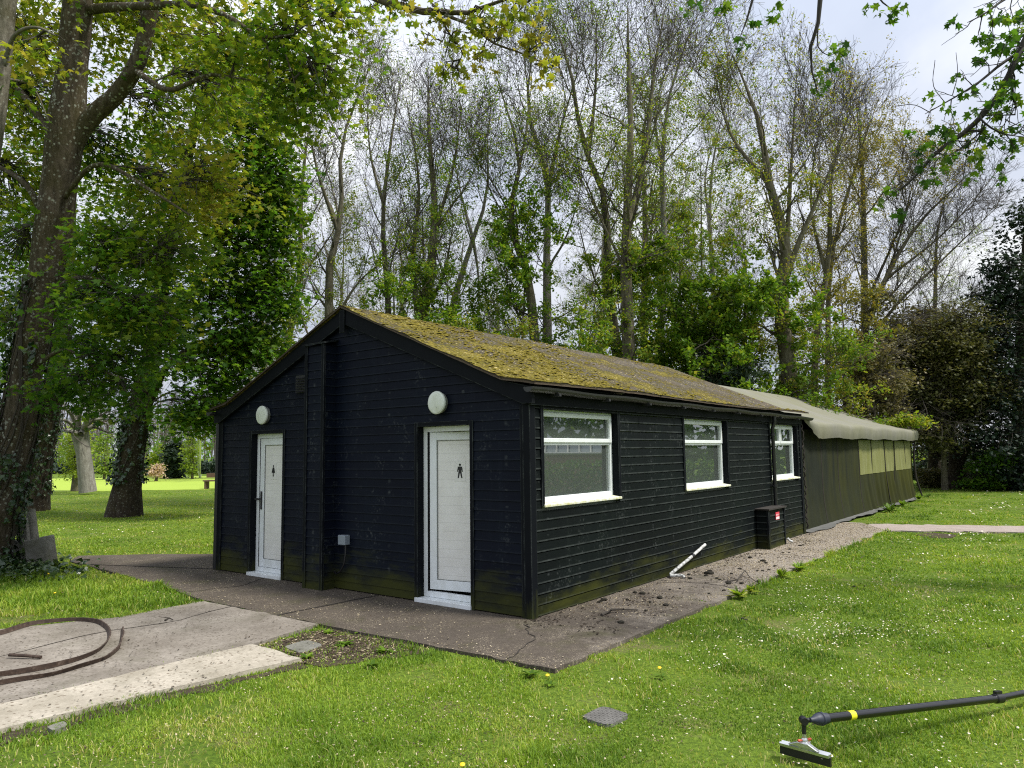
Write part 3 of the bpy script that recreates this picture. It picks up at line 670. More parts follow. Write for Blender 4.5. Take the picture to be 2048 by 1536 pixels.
# doors
def frame_rect(b, x0, x1, z0, z1, y0, y1, w, wb=None, m=0):
    wb = w if wb is None else wb
    b.box(x0, x0 + w, y0, y1, z0, z1, m); b.box(x1 - w, x1, y0, y1, z0, z1, m)
    b.box(x0 + w, x1 - w, y0 + .0005, y1, z1 - w, z1, m); b.box(x0 + w, x1 - w, y0 + .0005, y1, z0, z0 + wb, m)
def person_sign(kind):
    """outline polygons of the pictogram, unit height 1, origin at its centre"""
    head = [(.085 * math.cos(a), .42 + .085 * math.sin(a)) for a in np.linspace(0, 2 * math.pi, 17)[:-1]]
    if kind == 'man':
        body = [(-.17, .30), (.17, .30), (.24, -.05), (.18, -.07), (.115, .14), (.13, -.10), (.20, -.5), (.10, -.5), (.0, -.12), (-.10, -.5), (-.20, -.5), (-.13, -.10), (-.115, .14), (-.18, -.07), (-.24, -.05)]
    else:
        body = [(-.10, .31), (.10, .31), (.26, -.16), (.10, -.16), (.08, -.5), (.02, -.5), (.02, -.16), (-.02, -.16), (-.02, -.5), (-.08, -.5), (-.10, -.16), (-.26, -.16)]
    return head, body
def door(d, ajar, kind, handle):
    x0, x1 = d; y0 = .082
    fr = MB(); frame_rect(fr, x0, x1, .05, DTOP, y0, y0 + .06, .062)
    fo = fr.build('door_frame', M['upvc'], hut, bevel=.004)
    s = MB(); s.box(x0 - .03, x1 + .012, -.045, y0 + .03, .0, .048); s.build('threshold', M['upvc'], fo, bevel=.004)
    # leaf in its own frame, hinge at left edge
    lx0, lx1, lz0, lz1 = x0 + .066, x1 - .066, .117, DTOP - .066
    if ajar: lx0 += .014; lz0 += .018
    leaf = MB(); frame_rect(leaf, lx0, lx1, lz0, lz1, y0 + .012, y0 + .066, .095, .11)
    bead = MB(); frame_rect(bead, lx0 + .095, lx1 - .095, lz0 + .11, lz1 - .095, y0 + .020, y0 + .05, .009)
    pan = MB(); pan.box(lx0 + .104, lx1 - .104, y0 + .030, y0 + .045, lz0 + .119, lz1 - .104)
    parts = [leaf, bead, pan]
    # sign
    cx_, cz = (-4.665, 1.485) if kind == 'woman' else (-1.135, 1.50)
    pl = MB(); pl.box(cx_ - .075, cx_ + .075, y0 + .0275, y0 + .0295, cz - .12, cz + .12)
    head, body = person_sign(kind); sg = MB(); H_ = .165
    for P in (head, body): sg.prism([(cx_ + px * H_, y0 + .0272, cz + pz * H_) for px, pz in P], (0, -.0015, 0))
    hd = MB()
    if handle:
        hx = lx0 + .045; hd.box(hx - .017, hx + .017, y0 - .002, y0 + .012, .93, 1.19); hd.box(hx - .01, hx + .01, y0 - .045, y0, 1.07, 1.09); hd.box(hx - .075, hx + .012, y0 - .058, y0 - .042, 1.065, 1.095)
    ang = rad(ajar); piv = np.array([lx0, y0 + .066])
    def rot(b):
        if not ajar: return b
        for i, V in enumerate(b.V):
            q_ = V[:, :2] - piv; c, s_ = math.cos(ang), math.sin(ang)
            b.V[i] = np.column_stack([q_[:, 0] * c - q_[:, 1] * s_ + piv[0], q_[:, 0] * s_ + q_[:, 1] * c + piv[1], V[:, 2]])
        return b
    sl_ = MB(); sl_.box(x0 + .062, x0 + .0665, y0 + .004, y0 + .058, .112, DTOP - .062); sl_.box(x0 + .0665, x1 - .062, y0 + .02, y0 + .058, DTOP - .066, DTOP - .062); sl_.build('door_gap', M['gap_black'], fo)  # black strip paints the dark gap between frame and leaf
    lo = rot(leaf).build('door', M['upvc'], hut, bevel=.004)
    if ajar: lo['label'] = 'door standing slightly ajar'
    rot(bead).build('glazing_bead', M['bead_grey'], lo)
    rot(pan).build('door_panel', M['door_panel'], lo)
    rot(pl).build('sign_plate', M['sign_plate'], lo)
    so_ = rot(sg).build('toilet_sign', M['sign_black'], lo)
    if handle: rot(hd).build('handle', M['gap_black'], lo, bevel=.005)
door(D1, 0, 'woman', True)
door(D2, 10.0, 'man', False)
# windows in the side wall
def window(y0, y1, split):
    xf = -.068; sr = MB()
    sr.box(-.10, .026, y0 - .05, y0, WZ0 - .02, WZ1 + .05); sr.box(-.10, .026, y1, y1 + .05, WZ0 - .02, WZ1 + .05); sr.box(-.10, .024, y0, y1, WZ1, WZ1 + .048)
    sr.build('window_surround', M['trim'], hut, bevel=.004)
    fr = MB()
    def rect(a0, a1, b0, b1, x, d, w_):
        fr.box(x - d, x, a0, a0 + w_, b0, b1); fr.box(x - d, x, a1 - w_, a1, b0, b1); fr.box(x - d, x - .0005, a0 + w_, a1 - w_, b1 - w_, b1); fr.box(x - d, x - .0005, a0 + w_, a1 - w_, b0, b0 + w_)
    rect(y0, y1, WZ0 + .01, WZ1, xf, .05, .055)
    zt = 1.80
    fr.box(xf - .05, xf - .001, y0 + .055, y1 - .055, zt - .022, zt + .022)
    if split:
        ym = (y0 + y1) / 2; fr.box(xf - .05, xf - .001, ym - .03, ym + .03, zt + .022, WZ1 - .055)
        lights = [(y0 + .03, ym - .012), (ym + .012, y1 - .03)]
    else: lights = [(y0 + .03, y1 - .03)]
    for a, b_ in lights: rect(a, b_, zt + .008, WZ1 - .03, xf + .018, .04, .048)
    fo = fr.build('window', M['upvc'], hut, bevel=.005)
    pn = MB()
    pn.add([(xf - .03, y0 + .05, WZ0 + .06), (xf - .03, y1 - .05, WZ0 + .06), (xf - .03, y1 - .05, zt - .02), (xf - .03, y0 + .05, zt - .02)], [(0, 1, 2, 3)])
    pn.build('pane', M['glass'], fo)
    for a, b_ in lights:
        q = MB(); q.add([(xf - .006, a + .045, zt + .053), (xf - .006, b_ - .045, zt + .053), (xf - .012, b_ - .045, WZ1 - .075), (xf - .012, a + .045, WZ1 - .075)], [(0, 1, 2, 3)]); q.build('pane', M['glass'], fo)
    sl = MB(); sl.add([(-.07, y0 - .02, WZ0 - .006), (.042, y0 - .02, WZ0 - .032), (.042, y1 + .03, WZ0 - .032), (-.07, y1 + .03, WZ0 - .006), (-.07, y0 - .02, WZ0 + .014), (.042, y0 - .02, WZ0 - .006), (.042, y1 + .03, WZ0 - .006), (-.07, y1 + .03, WZ0 + .014)],
                      [(3, 2, 1, 0), (4, 5, 6, 7), (0, 1, 5, 4), (1, 2, 6, 5), (2, 3, 7, 6), (3, 0, 4, 7)])
    sl.build('sill', M['sill'], fo, bevel=.004)
for i, (a, b_) in enumerate(WIN): window(a, b_, i == 2)
# service box with a red sticker, waste pipe
bx = MB()
for k in range(6):
    z0 = k * PITCH; z1 = (k + 1) * PITCH - .004
    bx.add([(.222, 6.56, z0), (.222, 7.40, z0), (.210, 7.40, z1), (.210, 6.56, z1)], [(0, 1, 2, 3)])
    bx.add([(.02, 6.545, z0), (.21, 6.545, z0), (.21, 6.556, z1), (.02, 6.556, z1)], [(0, 1, 2, 3)])
bx.box(.02, .208, 6.56, 7.40, 0, .655)
sb = bx.build('service_box', M['side_board'], hut)
MB().box(.205, .236, 6.53, 6.60, 0, .66).build('corner_batten', M['trim'], sb); MB().box(.205, .232, 7.37, 7.42, 0, .66).build('corner_batten', M['trim'], sb)
MB().box(.0, .26, 6.50, 7.44, .66, .685).build('box_lid', M['joint'], sb)
st = MB().box(.222, .2265, 6.93, 7.12, .47, .60).build('sticker', M['red_sticker'], sb)
wl = MB()
for (a, b_, z0, z1) in ((6.945, 7.105, .557, .563), (6.945, 7.09, .543, .548), (6.94, 7.11, .478, .520)): wl.box(.2265, .2275, a, b_, z0, z1)
wl.build('sticker_print', M['white_sticker'], st)
m = NT('dirty white pipe'); c = m.mix(m.ramp(m.noise(22, 4, .7), [(.36, 0.), (.6, 1.)]), (.10, .10, .095), (.62, .63, .61)); M['pipe_white'] = m.done(m.bsdf(c, .45))
wp = MB(); wp.tube([(.055, 4.26, .31), (.06, 3.75, .19), (.065, 3.25, .085), (.07, 3.06, .045), (.095, 3.02, .035), (.14, 3.045, .035), (.20, 3.10, .036), (.235, 3.10, .03), (.25, 3.08, .012)], .022, 12)
wpo = wp.build('waste_pipe', M['pipe_white'], hut, smooth=True)
MB().tube([(.058, 3.83, .209), (.06, 3.77, .195)], .027, 12).build('pipe_clip', M['black_plastic'], wpo)
wp2 = MB().tube([(.23, 7.50, .10), (.25, 7.52, .06), (.30, 7.55, .03)], .022, 10).build('waste_pipe', M['pipe_white'], hut, smooth=True)
# bottle just inside the first window
bo = thing('bottle', 'pale bottle with a blue top standing inside the window nearest the hut corner', 'bottle', (-.27, 1.84, WZ0))
MB().lathe([(.075, 0), (.08, .02), (.075, .12), (.05, .18), (.045, .21)], (-.27, 1.84, WZ0 + .0), (0, 0, 1), 20).build('bottle_body', M['pale_plastic'], bo, smooth=True)
MB().lathe([(.05, 0), (.095, .03), (.105, .07), (.09, .105), (.03, .12)], (-.27, 1.84, WZ0 + .205), (0, 0, 1), 20).build('bottle_top', M['blue_plastic'], bo, smooth=True)
MB().box(-.42, -.121, .14, 2.9, WZ0 - .04, WZ0 - .001).build('inner_sill', M['interior'], hut)

# ------------------------------------------------------------------ the tent behind the hut
tent = thing('marquee_tent', 'long dark green canvas tent with clear window panels joined to the end of the hut', 'tent', (-3, 9.5, 0))
TY0, TY1 = 9.42, 22.15
def wallx(y, z):
    pl = np.clip((y - 14.2) / 2.0, .12, 1) * np.clip((1.35 - z) / .8, .1, 1)
    return -.14 + .09 * np.clip(1 - z / 1.0, 0, 1) ** 2 + pl * (.035 * np.sin(y * 11.0 + 1.3 * np.sin(y * 2.1)) + .02 * np.sin(y * 23 + z)) + .018 * np.sin(y * 1.9) * np.sin(z * 1.4) - .02 * np.clip(z - 1.6, 0, 1)
def grid(Xf, Yf, Zf, nu, nv):
    ii = np.arange(nu * nv).reshape(nu, nv)
    return np.stack([Xf, Yf, Zf], -1).reshape(-1, 3), np.stack([ii[:-1, :-1], ii[1:, :-1], ii[1:, 1:], ii[:-1, 1:]], -1).reshape(-1, 4)
ya, za = np.linspace(TY0, TY1, 420), np.linspace(.0, 2.12, 30)
Y, Z = np.meshgrid(ya, za, indexing='ij')
V, F = grid(wallx(Y, Z), Y, Z, 420, 30)
V2 = V.copy(); V2[:, 0] = -5.9 + (-.14 - V[:, 0])
n0 = len(V); g = MB()
wall_o = build('canvas_wall', np.vstack([V, V2]), [(F, 0), (F[:, ::-1] + n0, 0)], M['canvas'], tent, smooth=True)
MB().add([(-.14, TY1, 0), (-5.9, TY1, 0), (-5.9, TY1, 2.2), (-3, TY1, 3.4), (-.14, TY1, 2.2)], [(0, 1, 2, 3, 4)]).build('end_wall', M['canvas'], tent)
for ys in (11.22, 12.7, 14.72, 16.2, 17.8, 19.32, 20.85):
    sm = MB(); zs = np.linspace(.04, 2.08, 24); xs = wallx(np.full(24, ys), zs) + .004
    for k in range(23): sm.add([(xs[k], ys - .018, zs[k]), (xs[k + 1], ys - .018, zs[k + 1]), (xs[k + 1] + .008, ys, zs[k + 1]), (xs[k] + .008, ys, zs[k]), (xs[k], ys + .018, zs[k]), (xs[k + 1], ys + .018, zs[k + 1])], [(0, 3, 2, 1), (3, 4, 5, 2)])
    sm.build('seam', M['joint'], tent, smooth=True)
for (a, b_) in ((14.76, 16.14), (16.27, 17.72), (17.87, 19.24), (19.40, 20.77), (20.92, 22.05)):
    ya, za = np.linspace(a, b_, 40), np.linspace(1.0, 1.915, 12); Y, Z = np.meshgrid(ya, za, indexing='ij')
    V, F = grid(wallx(Y, Z) + .010, Y, Z, 40, 12); build('window_panel', V, [(F, 0)], M['tent_window'], tent, smooth=True)
# roof with a sagging canopy and a rolled valance
ya, va = np.linspace(TY0 - .1, TY1 + .12, 260), np.linspace(0, 1, 40)
Y, W_ = np.meshgrid(ya, va, indexing='ij')
end = np.clip((Y - TY0) / 1.0, 0, 1); sagr = .03 * np.sin((Y - TY0) / (TY1 - TY0) * math.pi * 5) ** 2
slope = np.clip(W_ / .86, 0, 1); dr = np.clip((W_ - .86) / .14, 0, 1)
rip = np.sin(Y * 9 + 2 * np.sin(Y * 1.3)) * .5 + np.sin(Y * 21) * .25
low = .30 * end + .03
X = -3.0 + slope * 3.08 + .022 * np.sin(dr * math.pi) - .02 * dr + .018 * rip * dr
Z = 3.42 - slope * (3.42 - 2.28) - .10 * np.sin(slope * math.pi) - low * dr + .005 * rip * slope - sagr * slope + .04 * (1 - end) * slope
Z += .03 * np.sin(Y * 1.1) * np.sin(slope * 3.1)
V, F = grid(X, Y, Z, 260, 40); V2 = V.copy(); V2[:, 0] = -6.0 - V[:, 0]; n0 = len(V)
build('canvas_roof', np.vstack([V, V2]), [(F, 0), (F[:, ::-1] + n0, 0)], M['canvas_roof'], tent, smooth=True)
# mud flap lying on the path
ya = np.linspace(TY0, TY1 - .1, 200); wv = np.linspace(0, 1, 7); Y, W_ = np.meshgrid(ya, wv, indexing='ij')
wid = .17 + .05 * np.sin(Y * 3.1) + .05 * np.sin(Y * 1.3 + 1); wid = np.where(Y < 12.6, wid, wid * .75)
X = wallx(Y, np.full_like(Y, .02)) + W_ * wid; Z = .035 * (1 - W_) ** 2 + .012 + .016 * np.abs(np.sin(Y * 4.3)) * W_
V, F = grid(X, Y, Z, 200, 7); build('ground_flap', V, [(F, 0)], M['flap'], tent, smooth=True)
rp = MB().tube([(-.02, TY1 + .05, 2.05), (-.08, TY1 + .02, 1.4), (-.06, TY1 + .03, .7), (.08, TY1 + .12, .06)], .03, 8)
rp.build('corner_pole', M['joint'], tent, smooth=True)
eo = MB()
for k in range(17):
    z = .1 + k * .125; eo.tube([(.034 + .012 * math.sin(k * 2.2), 9.33 + .02 * math.cos(k * 1.7), z), (.05 + .012 * math.sin(k * 2.2 + 1), 9.36, z + .06), (.034 + .012 * math.sin((k + 1) * 2.2), 9.33 + .02 * math.cos((k + 1) * 1.7), z + .125)], .016, 6, cap=False)
eo.build('lacing', M['joint'], tent, smooth=True)
# ------------------------------------------------------------------ plants: vectorised growth
def norm(v): return v / np.maximum(np.linalg.norm(v, axis=-1, keepdims=True), 1e-9)
def tubes(P, R, sides):
    N, n, _ = P.shape
    T = norm(np.gradient(P, axis=1))
    ref = np.where(np.abs(T[:, :1, 2:3]) < .8, np.array([0, 0, 1.]), np.array([1., 0, 0]))
    ref = np.broadcast_to(ref, T.shape)
    U = norm(ref - T * (ref * T).sum(-1, keepdims=True)); W = np.cross(T, U)
    a = np.arange(sides) * 2 * math.pi / sides
    V = P[:, :, None, :] + R[:, :, None, None] * (np.cos(a)[None, None, :, None] * U[:, :, None, :] + np.sin(a)[None, None, :, None] * W[:, :, None, :])
    ii = np.arange(N * n * sides).reshape(N, n, sides); jj = np.roll(ii, -1, axis=2)
    F = np.stack([ii[:, :-1], jj[:, :-1], jj[:, 1:], ii[:, 1:]], -1).reshape(-1, 4)
    return V.reshape(-1, 3), F
def resample(P, R, n):
    """smooth resampling of one hand placed path"""
    P = np.asarray(P, float); R = np.asarray(R, float); k = len(P)
    s = np.concatenate([[0], np.cumsum(np.linalg.norm(np.diff(P, axis=0), axis=1))]); s /= s[-1]
    t = np.linspace(0, 1, n)
    m = np.gradient(P, s, axis=0) if k > 2 else np.repeat((P[1:] - P[:1]), 2, 0)
    i = np.clip(np.searchsorted(s, t, 'right') - 1, 0, k - 2); h = s[i + 1] - s[i]; q = ((t - s[i]) / h)[:, None]; h = h[:, None]
    Q = (2 * q**3 - 3 * q**2 + 1) * P[i] + (q**3 - 2 * q**2 + q) * h * m[i] + (-2 * q**3 + 3 * q**2) * P[i + 1] + (q**3 - q**2) * h * m[i + 1]
    return Q, np.interp(t, s, R)
def grow(rng, P, R, n, t0, t1, ang, angsd, L, lt, rr, npts, wob, up, rend, rmin=0.0, az=None):
    N, k, _ = P.shape; Mn = N * n
    par = np.repeat(np.arange(N), n)
    t = t0 + (t1 - t0) * (np.tile(np.arange(n), N) + rng.random(Mn)) / n
    x = t * (k - 1); i = np.minimum(x.astype(int), k - 2); f = (x - i)[:, None]
    p = P[par, i] * (1 - f) + P[par, i + 1] * f; T = norm(P[par, i + 1] - P[par, i]); r = R[par, i] * (1 - f[:, 0]) + R[par, i + 1] * f[:, 0]
    ref = norm(rng.normal(size=(Mn, 3))); U = norm(ref - T * (ref * T).sum(-1, keepdims=True))
    if az is not None:
        U = norm(U + np.array(az)); U = norm(U - T * (U * T).sum(-1, keepdims=True))
    a = np.radians(rng.normal(ang, angsd, Mn))[:, None]
    d = np.cos(a) * T + np.sin(a) * U
    ln = L * (1 - lt * t) * rng.uniform(.65, 1.3, Mn)
    Q = np.zeros((Mn, npts, 3)); Q[:, 0] = p
    for j in range(1, npts):
        d = norm(d + rng.normal(0, wob, (Mn, 3)) + np.array([0, 0, up])); Q[:, j] = Q[:, j - 1] + d * (ln / (npts - 1))[:, None]
    r0 = np.maximum(r * rr * rng.uniform(.7, 1.1, Mn), rmin)
    s = np.linspace(0, 1, npts)[None]
    return Q, np.maximum(r0[:, None] * (1 - s) + rend * s, rend)
class Acc:
    def __init__(s): s.V = []; s.F = {}; s.T = []; s.n = 0
    def add(s, V, F, m=0, tint=None):
        s.V.append(V); s.F.setdefault((F.shape[1], m), []).append(F + s.n); s.n += len(V)
        s.T.append(np.zeros(len(V)) if tint is None else tint)
    def tubes(s, P, R, sides, m=0): s.add(*tubes(P, R, sides), m)
    def build(s, name, mats, parent, smooth=False):
        return build(name, np.vstack(s.V), [(np.vstack(f), m) for (k, m), f in s.F.items()], mats, parent, smooth, np.concatenate(s.T))
_pa = [(-90, .36), (-56, .27), (-22, .46), (8, .27), (36, .60), (63, .30), (90, .66), (117, .30), (144, .60), (172, .27), (202, .46), (236, .27)]
LEAF = {'maple': np.array([(r * math.cos(rad(a)), .36 + r * math.sin(rad(a)), -.30 * abs(r * math.cos(rad(a))) - .12 * (r * math.sin(rad(a))) ** 2) for a, r in _pa]),
        'diamond': np.array([(0, 0, 0), (.34, .45, -.12), (0, 1, 0), (-.34, .45, -.12)]),
        'oval': np.array([(0, 0, 0), (.28, .25, -.08), (.30, .6, -.08), (0, 1, -.05), (-.30, .6, -.08), (-.28, .25, -.08)]),
        'spray': np.array([(0, 0, 0), (.12, .2, 0), (.42, .35, -.1), (.16, .5, 0), (.34, .75, -.1), (0, 1.1, -.12), (-.34, .75, -.1), (-.16, .5, 0), (-.42, .35, -.1), (-.12, .2, 0)]),
        'heart': np.array([(0, 0, 0), (.42, -.05, -.06), (.46, .35, -.1), (.2, .5, 0), (0, 1, -.12), (-.2, .5, 0), (-.46, .35, -.1), (-.42, -.05, -.06)])}
def leaves(acc, rng, p, size, kind, tint, m=0, upw=1.0, nrm=None, hang=0.0):
    N = len(p); Tm = LEAF[kind]; k = len(Tm)
    n = norm(rng.normal(0, .55, (N, 3)) + (np.array([0, 0, upw]) if nrm is None else nrm))
    d = rng.normal(size=(N, 3)) + np.array([0, 0, -hang]); d = norm(d - n * (d * n).sum(-1, keepdims=True)); e = np.cross(d, n)
    s = (np.asarray(size) * rng.uniform(.45, 1.3, N))[:, None, None]
    V = p[:, None, :] + s * (Tm[None, :, 0:1] * e[:, None] + Tm[None, :, 1:2] * d[:, None] + Tm[None, :, 2:3] * n[:, None])
    acc.add(V.reshape(-1, 3), np.arange(N * k).reshape(N, k), m, np.repeat(np.clip(tint, 0, 1), k))

def bare_tree(label, trunkpx, depth, r0, seed, group, limbs=(), bark='bark_grey', leafn=2500, leafmt='spring', ltint=(.55, .25), lsize=.07, lz=(0, 1), density=1.0, t0=.38, spread=34, up=.16, name='bare_tree', llen=1.0, fine=True):
    rng = np.random.default_rng(seed)
    base = gnd(trunkpx[0][0], 905 + 1.7 * FPX / depth); 
    P = [at(x, y, depth) for x, y in trunkpx]
    off = rng.normal(0, .25, (len(P), 3)); off[:, 2] = 0; r0 *= .84; spread += 8; up *= .72; limbs = [(a_, b_ * .84) for a_, b_ in limbs]; off[0] = 0
    P = np.array(P) + off * np.linspace(0, 1, len(P))[:, None]; P[0][2] = -.1
    P, R = resample(P, np.linspace(1, 0, len(P)) ** .85 * (r0 - .012) + .012, 14)
    R[0] *= 1.25
    H = P[-1][2]
    root = thing(name, label, 'tree', (P[0][0], P[0][1], 0), group)
    A = Acc(); A.tubes(P[None], R[None], 9)
    mains = [(P, R)]
    for lp, lr in limbs:
        lp = np.array([at(x, y, depth + dd) for x, y, dd in lp]); jn = np.argmin(np.abs(P[:, 2] - lp[0][2])); sh = P[jn] - lp[0]; lp = lp + sh * np.linspace(1, .2, len(lp))[:, None]; lr = min(lr, R[jn] * .85)
        Q, S = resample(lp, np.linspace(lr, .012, len(lp)), 14); A.tubes(Q[None], S[None], 7); mains.append((Q, S))
    MP = np.array([m_[0] for m_ in mains]); MR = np.array([m_[1] for m_ in mains])
    B = Acc()
    n1 = max(4, int(round(13 * density / (1 + .45 * (len(mains) - 1)))))
    P1, R1 = grow(rng, MP, MR, n1, t0, .97, spread, 10, H * .27 * llen, .55, .42, 8, .10, up, .007, .014)
    A.tubes(P1, R1, 5)
    P2, R2 = grow(rng, P1, R1, 7, .18, .98, 38, 12, H * .11 * llen, .45, .5, 6, .13, up * .8, .005, .008)
    B.tubes(P2, R2, 4)
    P2b, R2b = grow(rng, MP, MR, int(10 * density), .25, .98, 50, 15, H * .10, .4, .3, 6, .14, .08, .006, .012); B.tubes(P2b, R2b, 4)
    P2 = np.concatenate([P2, P2b]); R2 = np.concatenate([R2, R2b])
    P3, R3 = grow(rng, P2, R2, 5, .15, 1.0, 40, 14, H * .055 * llen, .3, .6, 4, .16, up * .7, .004, .006)
    B.tubes(P3, R3, 3)
    if fine:
        P4, R4 = grow(rng, P3, R3, 2, .3, 1.0, 38, 14, H * .03, .2, .7, 3, .15, .1, .004, .005); B.tubes(P4, R4, 3)
    else: P4 = P3
    leafn = int(leafn * 2.4)
    if leafn:
        q = P4[:, -1]; zf = q[:, 2] / H
        w_ = np.where((zf > lz[0]) & (zf < lz[1]), 1.0, .08); w_ *= .10 + fnoise(q[:, 0] * 1.3 + q[:, 1], q[:, 2], .5, seed) ** 2 * 2
        idx = np.repeat(rng.choice(len(q), leafn // 5, p=w_ / w_.sum()), 5); leafn = len(idx)
        pp_ = q[idx] + rng.normal(0, .085, (leafn, 3))
        leaves(B, rng, pp_, lsize * 1.1, 'diamond', rng.normal(ltint[0], ltint[1], leafn), 1, .6)
    A.build('trunk', M[bark], root, True)
    B.build('crown', [M['twig'] if bark != 'bark_pale' else M['twig_pale'], M[leafmt]], root)
    return root

def blob_foliage(rng, twigs, crown, anchors, c, rv, nspray, per, size, kind, tint, tsd=.14, sprr=.38, m=0, flat=.35, branch_r=.03, hang=.3, twig_sides=3, upw=1.0):
    """one bough: a branch from the nearest limb point, twigs, and leaf sprays spread through an ellipsoid"""
    c = np.array(c, float); rv = np.array(rv, float)
    dd = np.linalg.norm((anchors - c) * np.array([1, 1, .8]), axis=1) + np.where(anchors[:, 2] > c[2] + .3, 1.2, 0)
    a = anchors[np.argmin(dd)]
    s = np.linspace(0, 1, 8)[:, None]
    br = a * (1 - s) + (c + rv * np.array([0, 0, .2])) * s + np.array([0, 0, 1]) * (np.sin(s * math.pi) * .18 * np.linalg.norm(c - a)) + rng.normal(0, .05, (8, 3)) * np.sin(s * math.pi)
    br[0] = a
    if branch_r: twigs.tubes(br[None], np.linspace(branch_r, branch_r * .35, 8)[None], 6)
    u = norm(rng.normal(size=(nspray, 3))) * (rng.random((nspray, 1)) ** .42) * rng.choice([.85, 1., 1.15, 1.5], (nspray, 1))
    sc_ = c + u * rv
    t = rng.uniform(.35, 1, nspray); st = br[np.minimum((t * 7).astype(int), 7)]
    q = np.linspace(0, 1, 5)[None, :, None]
    tw = st[:, None] * (1 - q) + sc_[:, None] * q + np.array([0, 0, 1]) * np.sin(q * math.pi) * .12 * np.linalg.norm(sc_ - st, axis=1)[:, None, None] + rng.normal(0, .03, (nspray, 5, 3)) * q
    if branch_r: twigs.tubes(tw, np.repeat(np.linspace(max(.009, branch_r * .3), .004, 5)[None], nspray, 0), twig_sides)
    N = nspray * per
    d = norm(rng.normal(size=(N, 2))) * (rng.random((N, 1)) ** .5) * sprr * np.repeat(rng.uniform(.6, 1.3, nspray), per)[:, None]
    p = np.repeat(sc_, per, 0) + np.column_stack([d, rng.normal(0, sprr * flat * .6, N) - (d ** 2).sum(1) / sprr * .35])
    tt = np.repeat(rng.normal(0, tsd, nspray), per) + tint + rng.normal(0, .07, N)
    leaves(crown, rng, p, size, kind, tt, m, upw, None, hang)

# ------------------------------------------------------------------ the big maple in the left foreground
G_LEFT = 'leafy maples left of the hut'
D0 = 11.5
rng = np.random.default_rng(11)
mp = thing('maple_tree', 'large foreground maple with lichened trunk, ivy at its foot and a high fork', 'tree', gnd(-40, 1140), G_LEFT)
tp = [(-40, 1152), (-22, 1080), (4, 1000), (30, 890), (60, 710), (100, 500), (126, 310), (136, 220), (148, 100), (160, -40), (175, -260), (190, -520)]
tr_ = [.34, .29, .26, .235, .215, .25, .265, .255, .215, .20, .16, .08]
TP, TR = resample([at(x, y, D0) for x, y in tp], tr_, 30)
A = Acc(); A.tubes(TP[None], (TR * (1 + .05 * np.sin(np.arange(30) * 1.7)))[None], 18)
fl = []
for k in range(6):
    a = k * 1.05 + .3; o = np.array([math.cos(a), math.sin(a), 0])
    if math.cos(a) * RCW[0, 0] + math.sin(a) * RCW[1, 0] > .2: continue
    P_, R_ = resample([TP[0] + o * .75 + [0, 0, -.15], TP[0] + o * .42 + [0, 0, .18], TP[2] + o * .16], [.06, .14, .10], 8); A.tubes(P_[None], R_[None], 8)
def limb(pts, r0, r1, n=16, sides=10, acc=None):
    P_, R_ = resample([at(*q_) for q_ in pts], np.linspace(r0, r1, len(pts)), n); (acc or A).tubes(P_[None], R_[None], sides); return P_
L1 = limb([(140, 300, D0), (175, 240, D0), (218, 205, 11.4), (268, 140, 11.2), (305, 0, 11), (330, -160, 10.8), (360, -420, 10.5)], .155, .08)
L2 = limb([(175, 20, D0), (230, 14, 11), (300, 12, 10.6), (390, 10, 10.2), (470, 40, 9.9), (520, 75, 9.7), (590, 68, 9.5)], .075, .012)
L3 = limb([(525, 75, 9.7), (540, 110, 9.6), (535, 150, 9.6), (522, 200, 9.6)], .02, .006, 8, 6)
L4 = limb([(560, 70, 9.6), (575, 120, 9.6), (590, 170, 9.5), (596, 230, 9.5)], .016, .005, 8, 6)
L5 = limb([(135, 320, D0), (80, 235, 11.8), (20, 165, 12.2), (-60, 140, 12.6)], .07, .03)
L6 = limb([(100, 480, D0), (60, 380, 11.7), (-10, 330, 12), (-90, 300, 12)], .06, .02)
L7 = limb([(330, -160, 10.8), (480, -150, 9.5), (640, -75, 8.4), (760, 0, 7.6), (840, 22, 7.3), (890, 30, 7.2), (960, 20, 7.1), (1030, -8, 7.0)], .065, .012)
L8 = limb([(890, 30, 7.2), (950, 55, 7.1), (985, 85, 7.0), (1040, 105, 7.0), (1090, 128, 6.9)], .017, .005, 12, 7)
L9 = limb([(880, 30, 7.2), (900, 70, 7.2), (925, 105, 7.2), (910, 140, 7.2)], .012, .004, 8, 5)
L10 = limb([(268, 140, 11.2), (340, 180, 10.8), (420, 150, 10.4), (500, 160, 10.2)], .05, .012)
L11 = limb([(110, 420, D0), (190, 330, 11), (300, 380, 10.5), (380, 430, 10.2)], .045, .012)
L12 = limb([(80, 620, D0), (140, 560, 11), (200, 560, 10.6), (260, 600, 10.3)], .045, .012)
L13 = limb([(60, 740, D0), (130, 700, 11.1), (200, 740, 10.7), (260, 760, 10.4)], .035, .01)
anch = np.vstack([TP[12:], L1, L2, L3, L4, L5, L6, L10, L11, L12, L13])
tw, cr_ = Acc(), Acc()
def blobs(lst, anchors, twigs, crown, kind, size, **kw):
    dm = kw.pop('dens', 1.0)
    for (x, y, d, rx, ry, ns, per, tint) in lst:
        blob_foliage(rng, twigs, crown, anchors, at(x, y, d), (rx * mpp(d), rx * mpp(d) * 1.1, ry * mpp(d)), int(ns * dm), per, size, kind, tint, **kw)
